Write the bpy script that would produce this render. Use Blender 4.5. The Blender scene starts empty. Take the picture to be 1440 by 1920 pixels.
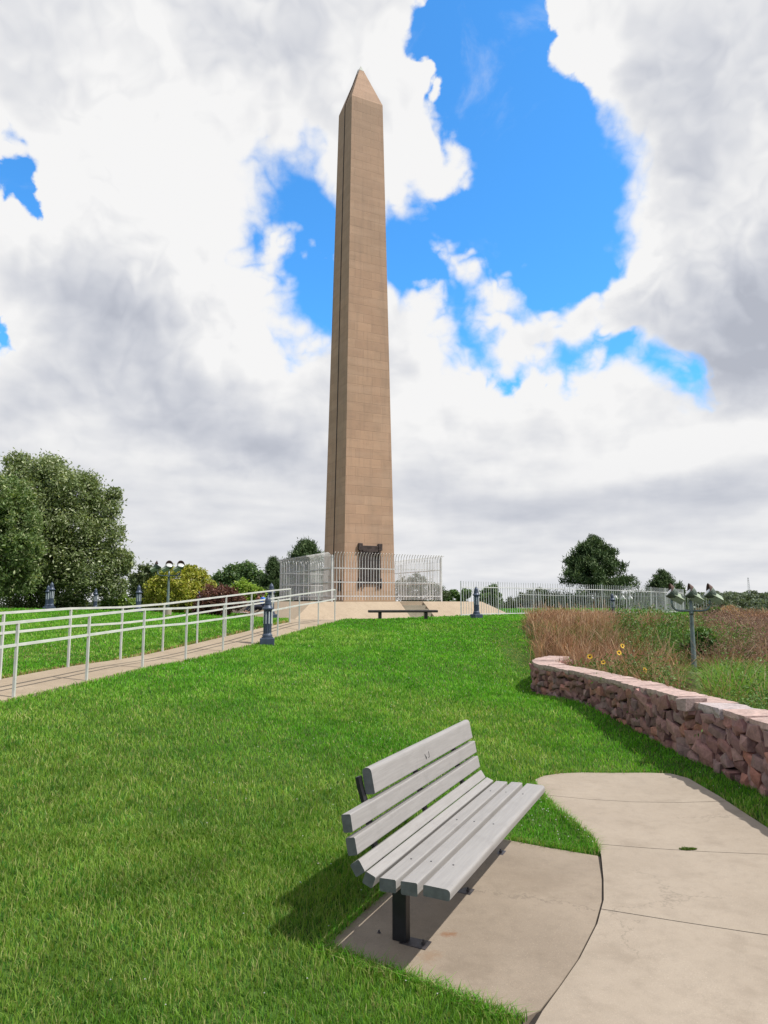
import bpy, bmesh, math, random
import numpy as np
from mathutils import Vector, Matrix, geometry
random.seed(7); RNG = np.random.default_rng(11)
S = bpy.context.scene
COL = S.collection
R = math.radians

# ------------------------------------------------------------------ camera
EYE = 1.898; FPX = 1331.0; PITCH = math.atan(165 / FPX)
cam = bpy.data.cameras.new('camera'); cam_o = bpy.data.objects.new('camera', cam); COL.objects.link(cam_o)
cam_o.location = (0, 0, EYE); cam_o.rotation_euler = (math.pi / 2 + PITCH, 0, 0)
cam.sensor_fit = 'VERTICAL'; cam.sensor_height = 36; cam.lens = FPX / 1920 * 36
cam.clip_start = 0.05; cam.clip_end = 6000
S.camera = cam_o

def ray(u, v):
    x = (u - 720) / FPX; y = -(v - 960) / FPX
    return np.array([x, math.cos(PITCH) - y * math.sin(PITCH), math.sin(PITCH) + y * math.cos(PITCH)])
def at(u, v, y):            # world point seen in direction (u, v) at northing y
    d = ray(u, v); t = y / d[1]
    return np.array([0, 0, EYE]) + t * d
def azel(u, v):
    d = ray(u, v); d = d / np.linalg.norm(d)
    return math.atan2(d[0], d[1]), math.asin(d[2])

# ------------------------------------------------------------------ light
SUN = Vector((0.65, -0.20, 1.0)).normalized()
sl = bpy.data.lights.new('sun', 'SUN'); sl.energy = 4.8; sl.angle = R(0.6); sl.color = (1.0, 0.95, 0.87)
so = bpy.data.objects.new('sun', sl); COL.objects.link(so)
so.rotation_euler = SUN.to_track_quat('Z', 'Y').to_euler(); so.location = (20, 0, 30)
S.view_settings.view_transform = 'Standard'; S.view_settings.look = 'None'
S.view_settings.exposure = 0.10; S.view_settings.gamma = 1.0

class NT:
    """tiny helper round a node tree"""
    def __init__(s, tree): s.t = tree; s.n = tree.nodes; s.l = tree.links
    def set(s, sock, v):
        if v is None: return
        if isinstance(v, bpy.types.NodeSocket): s.l.new(v, sock)
        else:
            try: sock.default_value = v
            except Exception: sock.default_value = (v[0], v[1], v[2], 1.0)
    def math(s, op, a, b=None, c=None, clamp=False):
        n = s.n.new('ShaderNodeMath'); n.operation = op; n.use_clamp = clamp
        for i, v in enumerate((a, b, c)): s.set(n.inputs[i], v)
        return n.outputs[0]
    def vm(s, op, a, b=None, scale=None):
        n = s.n.new('ShaderNodeVectorMath'); n.operation = op
        s.set(n.inputs[0], a); s.set(n.inputs[1], b)
        if scale is not None: s.set(n.inputs['Scale'], scale)
        return n.outputs['Value'] if op in ('DOT_PRODUCT', 'LENGTH', 'DISTANCE') else n.outputs[0]
    def xyz(s, a, b, c):
        n = s.n.new('ShaderNodeCombineXYZ')
        for i, v in enumerate((a, b, c)): s.set(n.inputs[i], v)
        return n.outputs[0]
    def sep(s, a):
        n = s.n.new('ShaderNodeSeparateXYZ'); s.set(n.inputs[0], a); return n.outputs
    def noise(s, vec, scale, detail=4, rough=0.55, out='Fac', dist=0.0, lac=2.0):
        n = s.n.new('ShaderNodeTexNoise'); s.set(n.inputs['Vector'], vec)
        n.inputs['Scale'].default_value = scale; n.inputs['Detail'].default_value = detail
        n.inputs['Roughness'].default_value = rough; n.inputs['Distortion'].default_value = dist
        n.inputs['Lacunarity'].default_value = lac
        return n.outputs[out]
    def mix(s, f, a, b, blend='MIX'):
        n = s.n.new('ShaderNodeMix'); n.data_type = 'RGBA'; n.blend_type = blend
        s.set(n.inputs[0], f)
        for i, v in ((6, a), (7, b)):
            if isinstance(v, tuple) and len(v) == 3: v = (*v, 1.0)
            s.set(n.inputs[i], v)
        return n.outputs[2]
    def step(s, v, lo, hi, a=0.0, b=1.0, smooth=True):
        n = s.n.new('ShaderNodeMapRange'); n.interpolation_type = 'SMOOTHSTEP' if smooth else 'LINEAR'
        s.set(n.inputs[0], v)
        for i, x in enumerate((lo, hi, a, b)): s.set(n.inputs[i + 1], x)
        return n.outputs[0]

# ------------------------------------------------------------------ sky: Nishita air with a layer of broken cumulus
W = bpy.data.worlds.new('World'); S.world = W; W.use_nodes = True
W.node_tree.nodes.clear(); w = NT(W.node_tree)
sky = w.n.new('ShaderNodeTexSky'); sky.sky_type = 'NISHITA'; sky.sun_disc = False
sky.sun_elevation = math.asin(SUN.z); sky.sun_rotation = math.atan2(SUN.x, SUN.y)
sky.air_density = 1.0; sky.dust_density = 0.6; sky.ozone_density = 2.0
tc = w.n.new('ShaderNodeTexCoord'); DIR = tc.outputs['Generated']
dx, dy, dz = w.sep(DIR)
AZ = w.math('ARCTAN2', dx, dy); EL = w.math('ARCSINE', dz)
zz = w.math('MAXIMUM', dz, 0.0)
den = w.math('ADD', zz, 0.16)
Q = w.xyz(w.math('DIVIDE', dx, den), w.math('DIVIDE', dy, den), 0.0)        # cloud-layer coordinates
P2 = w.xyz(AZ, EL, 0.0)
# domain warp so that edges billow
def billow(vec, octs):
    o = None
    for sc_, am in octs:
        n = w.noise(vec, sc_, 0, 0.5); v = w.math('MULTIPLY', w.math('ABSOLUTE', w.math('SUBTRACT', n, 0.5)), am * 4.0)
        o = v if o is None else w.math('ADD', o, v)
    return o
wn = w.vm('SUBTRACT', w.noise(w.vm('MULTIPLY', DIR, (1, 1, 1.25)), 5.5, 9, 0.56, 'Color'), (0.5, 0.5, 0.5))
wn2 = w.vm('SUBTRACT', w.noise(DIR, 26.0, 6, 0.6, 'Color'), (0.5, 0.5, 0.5))
PW = w.vm('ADD', P2, w.vm('SCALE', wn, scale=0.13))
PW = w.vm('ADD', PW, w.vm('SCALE', wn2, scale=0.024))
PW = w.vm('MULTIPLY', PW, (1, 1, 0))
def capsule(u0, v0, u1, v1, r):
    a = azel(u0, v0); b = azel(u1, v1); rr = r / FPX * 0.93 + 0.022
    ba = (b[0] - a[0], b[1] - a[1], 0.0); L2 = max(ba[0] ** 2 + ba[1] ** 2, 1e-8)
    pa = w.vm('SUBTRACT', PW, (a[0], a[1], 0.0))
    t = w.math('DIVIDE', w.vm('DOT_PRODUCT', pa, ba), L2, clamp=True)
    return w.math('SUBTRACT', w.vm('LENGTH', w.vm('SUBTRACT', pa, w.vm('SCALE', ba, scale=t))), rr)
def union(ds, k=0.02):
    o = ds[0]
    for d in ds[1:]: o = w.math('SMOOTH_MIN', o, d, k)
    return o
holes = [(885, -140, 905, 60, 92), (925, 90, 955, 190, 105), (990, 250, 1055, 400, 112), (905, 425, 775, 475, 62),
         (1000, 470, 950, 550, 95), (1045, 560, 1055, 640, 46), (880, 612, 960, 665, 16), (1095, 630, 1270, 705, -7),
         (565, 392, 590, 430, 48), (570, 470, 592, 575, 42), (480, 445, 520, 445, 2), (-5, 330, 18, 372, -12),
         (-40, 598, -10, 622, -14), (-400, 250, -300, 300, 90), (1750, 200, 1800, 350, 110)]
dh = union([capsule(*h) for h in holes])
puffs = [(948, 595, 965, 612, 24), (862, 488, 866, 505, -6), (770, 325, 835, 338, 2), (1098, 572, 1102, 590, 4)]
dp = union([capsule(*h) for h in puffs])
# far sky behind the camera: holes from noise
nb = w.math('MULTIPLY', w.math('SUBTRACT', w.noise(DIR, 2.2, 5, 0.55), 0.40), 1.0)
behind = w.step(dy, -0.2, 0.25, 0, 1)
dh2 = w.math('ADD', w.math('MULTIPLY', dh, behind), w.math('MULTIPLY', nb, w.math('SUBTRACT', 1.0, behind)))
sd = w.math('SMOOTH_MAX', dh2, w.math('MULTIPLY', dp, -1.0), 0.010)          # > 0 inside cloud
warpv = w.vm('ADD', DIR, w.vm('SCALE', w.vm('SUBTRACT', w.noise(DIR, 8.0, 3, 0.5, 'Color'), (0.5, 0.5, 0.5)), scale=0.10))
LIT = (0.010, -0.002, 0.018)
OC_ = [(6.5, .46), (14.0, .30), (30.0, .16), (62.0, .08)]
v1 = billow(warpv, OC_); v1b = billow(w.vm('ADD', warpv, LIT), OC_[:3])
sdn = w.math('ADD', sd, w.math('MULTIPLY', w.math('SUBTRACT', v1, 0.40), 0.072))
sdn = w.math('ADD', sdn, w.math('MULTIPLY', w.math('SUBTRACT', w.noise(DIR, 60.0, 4, 0.6), 0.5), 0.018))
soft = w.step(w.noise(DIR, 4.0, 2), 0.38, 0.64, 0.005, 0.028)
alpha = w.step(w.math('DIVIDE', sdn, soft), -1.0, 1.0)
# wisps in the blue
wisp = w.math('MULTIPLY', w.step(w.noise(w.vm('ADD', DIR, (3, 1, 2)), 6.0, 9, 0.60, dist=0.6), 0.57, 0.78), 0.42)
alpha = w.math('MAXIMUM', alpha, wisp)
# shading: billow relief lit from the upper right, large grey undersides
relief = w.math('SUBTRACT', v1, v1b)
def fld(off): return w.noise(w.vm('ADD', Q, off), 1.3, 6, 0.48)
reliefq = w.math('SUBTRACT', fld((0, 0, 4)), fld((0.09, 0.15, 4)))
big = w.step(w.noise(w.vm('ADD', Q, (7, 2, 0)), 0.85, 4, 0.5), 0.36, 0.66)
up = w.step(EL, 0.10, 0.42, 0.25, 1.0)
shade = w.math('ADD', w.step(EL, 0.12, 0.40, 0.835, 0.87), w.math('MULTIPLY', w.math('MULTIPLY', relief, 0.27), up))
shade = w.math('ADD', shade, w.math('MULTIPLY', reliefq, 0.60))
shade = w.math('SUBTRACT', shade, w.math('MULTIPLY', big, 0.12))
def glob(u, v, r, amt, sq=1.0):
    a = azel(u, v); rr = r / FPX
    d = w.vm('LENGTH', w.vm('MULTIPLY', w.vm('SUBTRACT', PW, (a[0], a[1], 0)), (1 / rr, 1 / rr * sq, 0)))
    return w.step(d, 0.0, 1.0, amt, 0.0)
for g in [(190, 600, 300, -0.32), (430, 810, 260, -0.24, 2.2), (1410, 640, 270, -0.36, 1.3), (1260, 230, 240, -0.16), (950, 945, 320, -0.16, 3.0),
          (1300, 940, 280, -0.12, 3.0), (250, 950, 260, -0.12, 3.0), (1080, 760, 130, -0.06, 2.5), (640, 700, 80, -0.1), (420, 60, 120, -0.05), (560, 870, 220, -0.14, 2.6), (1200, 580, 100, -0.12), (60, 130, 140, -0.06),
          (450, 500, 170, 0.10), (300, 280, 330, 0.10), (720, 120, 150, 0.12), (760, 310, 90, 0.12), (1200, 470, 110, 0.22, 1.6), (850, 640, 150, 0.16),
          (1100, 740, 150, 0.14, 1.6), (1330, 820, 160, 0.12, 2.0), (1130, 140, 90, 0.12), (200, 760, 180, 0.08, 2.0), (1180, 330, 110, 0.08)]:
    shade = w.math('ADD', shade, glob(*g))
rim = w.step(sdn, 0.0, 0.06, 0.10, 0.0)                                       # thin sunlit margins
shade = w.math('ADD', shade, rim)
shade = w.math('MINIMUM', w.math('MAXIMUM', shade, 0.50), 0.865)
haze = w.step(EL, 0.0, 0.26, 1.0, 0.0)
shade = w.math('ADD', w.math('MULTIPLY', shade, w.math('SUBTRACT', 1.0, w.math('MULTIPLY', haze, 0.45))), w.math('MULTIPLY', haze, 0.45 * 0.72))
shade = w.math('MULTIPLY', shade, w.step(dy, -0.35, 0.12, 0.68, 1.0))  # unseen clouds behind the camera dimmed to cut fill light on shaded faces
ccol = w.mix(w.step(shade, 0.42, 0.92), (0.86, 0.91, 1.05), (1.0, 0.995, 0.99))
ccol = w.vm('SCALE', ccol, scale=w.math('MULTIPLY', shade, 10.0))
air = w.vm('MULTIPLY', sky.outputs[0], (0.72, 1.90, 2.70))
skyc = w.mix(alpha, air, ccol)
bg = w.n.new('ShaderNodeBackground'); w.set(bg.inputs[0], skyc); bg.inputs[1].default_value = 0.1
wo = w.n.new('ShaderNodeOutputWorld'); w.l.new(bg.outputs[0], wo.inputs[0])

# ------------------------------------------------------------------ helpers: tagging, meshes
def tag(o, label=None, cat=None, group=None, kind=None):
    if label: o['label'] = label
    if cat: o['category'] = cat
    if group: o['group'] = group
    if kind: o['kind'] = kind
    return o
def thing(name, label, cat, loc=(0, 0, 0), rz=0.0, group=None):
    o = bpy.data.objects.new(name, None); COL.objects.link(o); o.empty_display_size = 0.2
    o.location = loc; o.rotation_euler = (0, 0, rz)
    return tag(o, label, cat, group)
def link(name, me, mat=None, parent=None, mod=None):
    o = bpy.data.objects.new(name, me); COL.objects.link(o)
    if mat is not None: me.materials.append(mat)
    if parent is not None: o.parent = parent
    return o
def copy_tree(o, parent=None):
    c = o.copy(); COL.objects.link(c)
    if parent is not None: c.parent = parent
    for ch in list(o.children):
        copy_tree(ch, c)
    return c

class MB:
    def __init__(s): s.v = []; s.f = []; s.sm = False
    def add(s, vs, fs):
        k = len(s.v); s.v += [tuple(map(float, p)) for p in vs]; s.f += [tuple(k + i for i in f) for f in fs]; return s
    def box(s, x0, y0, z0, x1, y1, z1):
        return s.add([(x0, y0, z0), (x1, y0, z0), (x1, y1, z0), (x0, y1, z0), (x0, y0, z1), (x1, y0, z1), (x1, y1, z1), (x0, y1, z1)],
                     [(0, 3, 2, 1), (4, 5, 6, 7), (0, 1, 5, 4), (1, 2, 6, 5), (2, 3, 7, 6), (3, 0, 4, 7)])
    def bar(s, a, b, wd, ht=None, up=(0, 0, 1)):
        ht = ht or wd; a = Vector(a); b = Vector(b); d = (b - a).normalized(); up = Vector(up)
        if abs(d.dot(up)) > 0.98: up = Vector((1, 0, 0))
        x = d.cross(up).normalized() * wd / 2; y = x.cross(d).normalized() * ht / 2
        vs = [p + q for p in (a, b) for q in (-x - y, x - y, x + y, -x + y)]
        return s.add(vs, [(3, 2, 1, 0), (4, 5, 6, 7), (0, 1, 5, 4), (1, 2, 6, 5), (2, 3, 7, 6), (3, 0, 4, 7)])
    def tube(s, pts, rad, n=8, caps=True):
        pts = [Vector(p) for p in pts]; m = len(pts)
        rad = [rad] * m if isinstance(rad, (int, float)) else list(rad)
        vs = []; ref = Vector((0.13, 0.27, 0.95))
        for i, p in enumerate(pts):
            d = (pts[min(i + 1, m - 1)] - pts[max(i - 1, 0)]).normalized()
            r0 = ref if abs(d.dot(ref)) < 0.95 else Vector((1, 0, 0))
            x = d.cross(r0).normalized(); y = d.cross(x).normalized()
            vs += [p + (x * math.cos(2 * math.pi * k / n) + y * math.sin(2 * math.pi * k / n)) * rad[i] for k in range(n)]
        fs = [(i * n + k, i * n + (k + 1) % n, (i + 1) * n + (k + 1) % n, (i + 1) * n + k) for i in range(m - 1) for k in range(n)]
        if caps: fs += [tuple(range(n))[::-1], tuple((m - 1) * n + k for k in range(n))]
        return s.add(vs, fs)
    def lathe(s, prof, n=24, c=(0, 0, 0), flute=None):
        vs = []; m = len(prof)
        for i, (r, z) in enumerate(prof):
            for k in range(n):
                rr = r
                if flute and flute[0] <= z <= flute[1] and k % 2: rr = r * flute[2]
                t = 2 * math.pi * k / n; vs.append((c[0] + rr * math.cos(t), c[1] + rr * math.sin(t), c[2] + z))
        fs = [(i * n + k, i * n + (k + 1) % n, (i + 1) * n + (k + 1) % n, (i + 1) * n + k) for i in range(m - 1) for k in range(n)]
        fs += [tuple(range(n))[::-1], tuple((m - 1) * n + k for k in range(n))]
        return s.add(vs, fs)
    def prism(s, poly, p0, p1, ux, uy):
        """extrude the 2-D polygon (in ux,uy axes) from p0 to p1"""
        p0, p1, ux, uy = map(Vector, (p0, p1, ux, uy)); n = len(poly)
        vs = [p + ux * a + uy * b for p in (p0, p1) for a, b in poly]
        return s.add(vs, [tuple(range(n))[::-1], tuple(range(n, 2 * n))] + [(k, (k + 1) % n, n + (k + 1) % n, n + k) for k in range(n)])
    def build(s, name, mat=None, parent=None, smooth=False, bevel=0.0):
        me = bpy.data.meshes.new(name); me.from_pydata(s.v, [], s.f); me.validate()
        bm = bmesh.new(); bm.from_mesh(me); bmesh.ops.recalc_face_normals(bm, faces=bm.faces); bm.to_mesh(me); bm.free()
        if smooth: me.polygons.foreach_set('use_smooth', [True] * len(me.polygons))
        o = link(name, me, mat, parent)
        if bevel:
            b = o.modifiers.new('bevel', 'BEVEL'); b.width = bevel; b.segments = 2; b.limit_method = 'ANGLE'
        return o

def fast_mesh(name, V, F, col=None, mat=None, parent=None, smooth=False):
    """V (n,3), F (m,k) index arrays with k fixed"""
    me = bpy.data.meshes.new(name); V = np.ascontiguousarray(V, np.float32); m, k = F.shape
    me.vertices.add(len(V)); me.vertices.foreach_set('co', V.ravel())
    me.loops.add(m * k); me.loops.foreach_set('vertex_index', np.ascontiguousarray(F, np.int32).ravel())
    me.polygons.add(m); me.polygons.foreach_set('loop_start', np.arange(0, m * k, k, dtype=np.int32))
    me.polygons.foreach_set('loop_total', np.full(m, k, np.int32))
    if smooth: me.polygons.foreach_set('use_smooth', np.ones(m, bool))
    me.update(calc_edges=True)
    if col is not None:
        at_ = me.color_attributes.new('Col', 'FLOAT_COLOR', 'POINT')
        c = np.ones((len(V), 4), np.float32); c[:, :3] = col; at_.data.foreach_set('color', c.ravel())
    return link(name, me, mat, parent)

def vnoise(x, y, s=1.0, seed=0):
    x = np.asarray(x) / s + seed * 17.3; y = np.asarray(y) / s + seed * 9.1
    xi = np.floor(x).astype(np.int64); yi = np.floor(y).astype(np.int64); fx = x - xi; fy = y - yi
    fx = fx * fx * (3 - 2 * fx); fy = fy * fy * (3 - 2 * fy)
    def h(a, b):
        n = (a * 374761393 + b * 668265263 + seed * 1442695) & 0xffffffff
        n = ((n ^ (n >> 13)) * 1274126177) & 0xffffffff
        return ((n ^ (n >> 16)) & 0xffff) / 65535.0
    return (h(xi, yi) * (1 - fx) + h(xi + 1, yi) * fx) * (1 - fy) + (h(xi, yi + 1) * (1 - fx) + h(xi + 1, yi + 1) * fx) * fy
def fbm(x, y, s, seed=0, o=4):
    t = 0; a = 1; n = 0
    for i in range(o): t = t + a * vnoise(x, y, s / 2 ** i, seed + i); n += a; a *= 0.5
    return t / n
def inside(poly, x, y):
    r = np.zeros(len(x), bool); n = len(poly)
    for i in range(n):
        x0, y0 = poly[i]; x1, y1 = poly[(i + 1) % n]
        c = ((y0 > y) != (y1 > y)); xx = (x1 - x0) * (y - y0) / ((y1 - y0) or 1e-9) + x0
        r ^= c & (x < xx)
    return r
def dist_poly(pl, x, y, closed=True):
    d = np.full(len(x), 1e9); n = len(pl)
    for i in range(n if closed else n - 1):
        a = np.array(pl[i], float); b = np.array(pl[(i + 1) % n], float); ab = b - a
        t = np.clip(((x - a[0]) * ab[0] + (y - a[1]) * ab[1]) / max(ab @ ab, 1e-9), 0, 1)
        d = np.minimum(d, np.hypot(x - a[0] - t * ab[0], y - a[1] - t * ab[1]))
    return d
def catmull(pts, n=8):
    pts = [np.array(p, float) for p in pts]; P = [2 * pts[0] - pts[1]] + pts + [2 * pts[-1] - pts[-2]]; o = []
    for i in range(1, len(P) - 2):
        for k in range(n):
            t = k / n; a, b, c, d = P[i - 1:i + 3]
            o.append(0.5 * (2 * b + (c - a) * t + (2 * a - 5 * b + 4 * c - d) * t * t + (3 * b - a - 3 * c + d) * t ** 3))
    o.append(P[-2]); return o

# ------------------------------------------------------------------ materials
def mat(name, rough=0.7, metal=0.0, spec=0.5):
    m = bpy.data.materials.new(name); m.use_nodes = True; t = NT(m.node_tree)
    b = t.n['Principled BSDF']; b.inputs['Roughness'].default_value = rough; b.inputs['Metallic'].default_value = metal
    b.inputs['Specular IOR Level'].default_value = spec
    return m, t, b
def simple(name, c, rough=0.7, metal=0.0, var=0.25, scale=6.0, bump=0.0, spec=0.5, c2=None, bscale=None):
    m, t, b = mat(name, rough, metal, spec)
    co = t.n.new('ShaderNodeTexCoord').outputs['Object']
    n = t.noise(co, scale, 6, 0.6)
    c2 = c2 or tuple(x * (1 - var) for x in c)
    t.set(b.inputs['Base Color'], t.mix(t.step(n, 0.35, 0.65), c2, c))
    if bump:
        bp = t.n.new('ShaderNodeBump'); bp.inputs['Strength'].default_value = bump; bp.inputs['Distance'].default_value = 0.01
        t.set(bp.inputs['Height'], t.noise(co, bscale or scale * 12, 5, 0.65)); t.l.new(bp.outputs[0], b.inputs['Normal'])
    return m
def vcol_mat(name, trans=0.35, rough=0.55, spec=0.25, tint=(1.25, 1.25, 0.6)):
    m, t, b = mat(name, rough, 0, spec)
    a = t.n.new('ShaderNodeAttribute'); a.attribute_name = 'Col'
    t.set(b.inputs['Base Color'], a.outputs['Color'])
    if trans:
        tr = t.n.new('ShaderNodeBsdfTranslucent'); t.set(tr.inputs[0], t.mix(1.0, a.outputs['Color'], tint, 'MULTIPLY'))
        mx = t.n.new('ShaderNodeMixShader'); mx.inputs[0].default_value = trans
        t.l.new(b.outputs[0], mx.inputs[1]); t.l.new(tr.outputs[0], mx.inputs[2])
        t.l.new(mx.outputs[0], t.n['Material Output'].inputs[0])
    return m
def concrete(name, c1, c2, spots=(), streak=0.0, dark=0.12):
    m, t, b = mat(name, 0.88, 0, 0.3)
    co = t.n.new('ShaderNodeTexCoord').outputs['Object']
    n1 = t.noise(co, 0.9, 5, 0.6); n2 = t.noise(co, 9.0, 6, 0.7); n3 = t.noise(co, 240.0, 2, 0.6)
    c = t.mix(t.step(n1, 0.3, 0.7), c1, c2)
    c = t.mix(t.math('MULTIPLY', t.step(n2, 0.42, 0.75), 0.35), c, tuple(x * 0.72 for x in c1))
    c = t.mix(t.step(n3, 0.52, 0.72, 0, 0.45), c, tuple(x * 0.5 for x in c1))
    c = t.mix(t.step(t.noise(co, 150.0, 2, 0.5), 0.60, 0.75, 0, 0.5), c, tuple(min(1, x * 1.5) for x in c2))
    for (x, y, r, sc, amt, sx) in spots:
        w_ = t.vm('ADD', co, t.vm('SCALE', t.vm('SUBTRACT', t.noise(co, 14, 5, 0.7, 'Color'), (0.5, 0.5, 0.5)), scale=r * 2.6))
        d = t.vm('LENGTH', t.vm('MULTIPLY', t.vm('SUBTRACT', w_, (x, y, 0)), (1, sx, 0)))
        c = t.mix(t.step(d, r * 0.15, r, amt, 0), c, sc)
    vo_ = t.n.new('ShaderNodeTexVoronoi'); vo_.feature = 'DISTANCE_TO_EDGE'; vo_.inputs['Scale'].default_value = 0.55
    t.set(vo_.inputs['Vector'], t.vm('ADD', co, t.vm('SCALE', t.noise(co, 4.0, 6, 0.65, 'Color'), scale=0.45)))
    ck = t.math('MULTIPLY', t.step(vo_.outputs['Distance'], 0.0015, 0.004, 1, 0), t.step(t.noise(t.vm('ADD', co, (9, 9, 0)), 0.7, 2), 0.50, 0.58))
    c = t.mix(t.math('MULTIPLY', ck, 0.30), c, tuple(x * 0.3 for x in c1))
    blot = t.step(t.noise(t.vm('ADD', co, (4, 0, 0)), 2.6, 5, 0.65), 0.50, 0.72, 0, 0.38)
    c = t.mix(blot, c, tuple(x * f_ for x, f_ in zip(c1, (.70, .68, .66))))
    t.set(b.inputs['Base Color'], c)
    bp = t.n.new('ShaderNodeBump'); bp.inputs['Strength'].default_value = 0.35; bp.inputs['Distance'].default_value = 0.004
    t.set(bp.inputs['Height'], t.math('ADD', t.noise(co, 160, 4, 0.7), t.math('MULTIPLY', n2, 1.5))); t.l.new(bp.outputs[0], b.inputs['Normal'])
    return m

M = {}
M['walk'] = concrete('walk_concrete', (0.300, 0.252, 0.202), (0.345, 0.293, 0.238),
                     spots=[(2.33, 5.74, 0.05, (0.03, 0.07, 0.01), 0.0, 1)])
M['pad'] = concrete('pad_concrete', (0.235, 0.192, 0.150), (0.300, 0.249, 0.196),
                    spots=[(0.37, 4.32, 0.07, (0.20, 0.095, 0.045), 0.75, 1.6), (0.25, 4.05, 0.09, (0.22, 0.13, 0.07), 0.4, 1), (1.05, 5.05, 0.35, (0.2, 0.16, 0.12), 0.35, 1)])
M['path'] = concrete('path_concrete', (0.30, 0.24, 0.175), (0.35, 0.285, 0.21))
M['platform'] = concrete('platform_concrete', (0.36, 0.285, 0.21), (0.40, 0.32, 0.235))
M['steps'] = concrete('steps_concrete', (0.30, 0.265, 0.21), (0.36, 0.32, 0.25))
M['slat'] = simple('recycled_plastic_lumber', (0.255, 0.245, 0.24), 0.55, 0, 0.10, 3.0, 0.25, 0.4, bscale=90)
m, t, b = mat('recycled_plastic_lumber', 0.6, 0, 0.35)
co = t.n.new('ShaderNodeTexCoord').outputs['Object']
gr_ = t.noise(t.vm('MULTIPLY', co, (1, .045, 1)), 95, 5, 0.6); ds_ = t.noise(co, 5.5, 6, 0.65)
c = t.mix(t.step(gr_, .35, .68), (0.272, 0.262, 0.258), (0.305, 0.295, 0.29)); c = t.mix(t.step(ds_, .50, .72, 0, .35), c, (0.22, 0.21, 0.205)); c = t.mix(t.step(t.noise(co, 70, 3, .7), .66, .72, 0, .5), c, (0.12, 0.11, 0.10))
t.set(b.inputs['Base Color'], c); bp = t.n.new('ShaderNodeBump'); bp.inputs['Strength'].default_value = 0.3; bp.inputs['Distance'].default_value = 0.003
t.set(bp.inputs['Height'], gr_); t.l.new(bp.outputs[0], b.inputs['Normal']); M['slat'] = m
M['slat_end'] = simple('sawn_lumber_end', (0.16, 0.17, 0.17), 0.8, 0, 0.25, 20, 0.3)
M['steel'] = simple('black_steel', (0.018, 0.018, 0.022), 0.45, 0.0, 0.4, 10, 0.1)
M['plate'] = simple('worn_steel', (0.09, 0.08, 0.085), 0.5, 0.4, 0.5, 14, 0.2)
M['galv'] = simple('galvanised_rail', (0.60, 0.61, 0.585), 0.5, 0.05, 0.15, 5, 0.0)
M['fence'] = simple('galvanised_picket', (0.66, 0.665, 0.67), 0.5, 0.0, 0.2, 3, 0.0)
M['bollard'] = simple('blue_grey_cast_metal', (0.062, 0.085, 0.135), 0.42, 0.2, 0.25, 9, 0.15)
M['bollard_dark'] = simple('dark_cast_metal', (0.02, 0.022, 0.03), 0.5, 0.2, 0.4, 9, 0.1)
M['glass_pale'] = simple('frosted_lens', (0.55, 0.6, 0.66), 0.25, 0, 0.1, 5)
M['lens'] = simple('floodlight_lens', (0.75, 0.76, 0.76), 0.15, 0.3, 0.1, 5)
M['green_paint'] = simple('weathered_green_paint', (0.12, 0.16, 0.13), 0.55, 0.2, 0.45, 9, 0.2)
M['pole'] = simple('green_grey_galvanised_pole', (0.20, 0.26, 0.25), 0.5, 0.4, 0.45, 5, 0.1)
M['pale_green'] = simple('pale_green_housing', (0.34, 0.41, 0.29), 0.5, 0.0, 0.35, 8, 0.1)  # even pale green paint for the ballast housings
M['rust'] = simple('rusty_hood_rim', (0.10, 0.055, 0.045), 0.75, 0.2, 0.5, 12, 0.2)
M['bronze'] = simple('aged_bronze', (0.095, 0.072, 0.066), 0.55, 0.5, 0.5, 7, 0.3)
M['bronze_field'] = simple('bronze_inscription_field', (0.065, 0.050, 0.048), 0.6, 0.4, 0.4, 20, 0.6, bscale=40)
M['dark_bench'] = simple('dark_brown_bench', (0.045, 0.036, 0.034), 0.5, 0.2, 0.3, 8, 0.1)
M['cable'] = simple('conductor_cable', (0.03, 0.025, 0.022), 0.7, 0.2)
M['tip'] = simple('metal_tip', (0.34, 0.37, 0.34), 0.6, 0.0)
M['void'] = simple('dark_opening', (0.02, 0.016, 0.014), 0.9)
M['leaf'] = vcol_mat('leaves', 0.30, 0.5, 0.3)
M['needle'] = vcol_mat('needles', 0.12, 0.6, 0.2)
M['grass'] = vcol_mat('grass_blades', 0.38, 0.5, 0.25, (1.2, 1.3, 0.5))
M['dry'] = vcol_mat('dry_blades', 0.30, 0.7, 0.15, (1.1, 1.0, 0.8))
M['bark'] = simple('bark', (0.12, 0.095, 0.07), 0.9, 0, 0.5, 7, 0.6)
def rock_mat(name, mul):
    m, t, b = mat(name, 0.85, 0, 0.3)
    a = t.n.new('ShaderNodeAttribute'); a.attribute_name = 'Col'
    co = t.n.new('ShaderNodeTexCoord').outputs['Object']
    n = t.step(t.noise(co, 14, 7, 0.7), 0.3, 0.7, 0.68, 1.18)
    c = t.vm('SCALE', a.outputs['Color'], scale=t.math('MULTIPLY', n, mul))
    c = t.mix(t.step(t.noise(co, 5, 4, 0.6), 0.55, 0.75, 0, 0.5), c, (0.20 * mul, 0.18 * mul, 0.17 * mul))
    t.set(b.inputs['Base Color'], c)
    bp = t.n.new('ShaderNodeBump'); bp.inputs['Strength'].default_value = 0.7; bp.inputs['Distance'].default_value = 0.012
    t.set(bp.inputs['Height'], t.noise(co, 38, 7, 0.7)); t.l.new(bp.outputs[0], b.inputs['Normal'])
    return m
M['rock'] = rock_mat('quartzite', 1.0)

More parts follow.
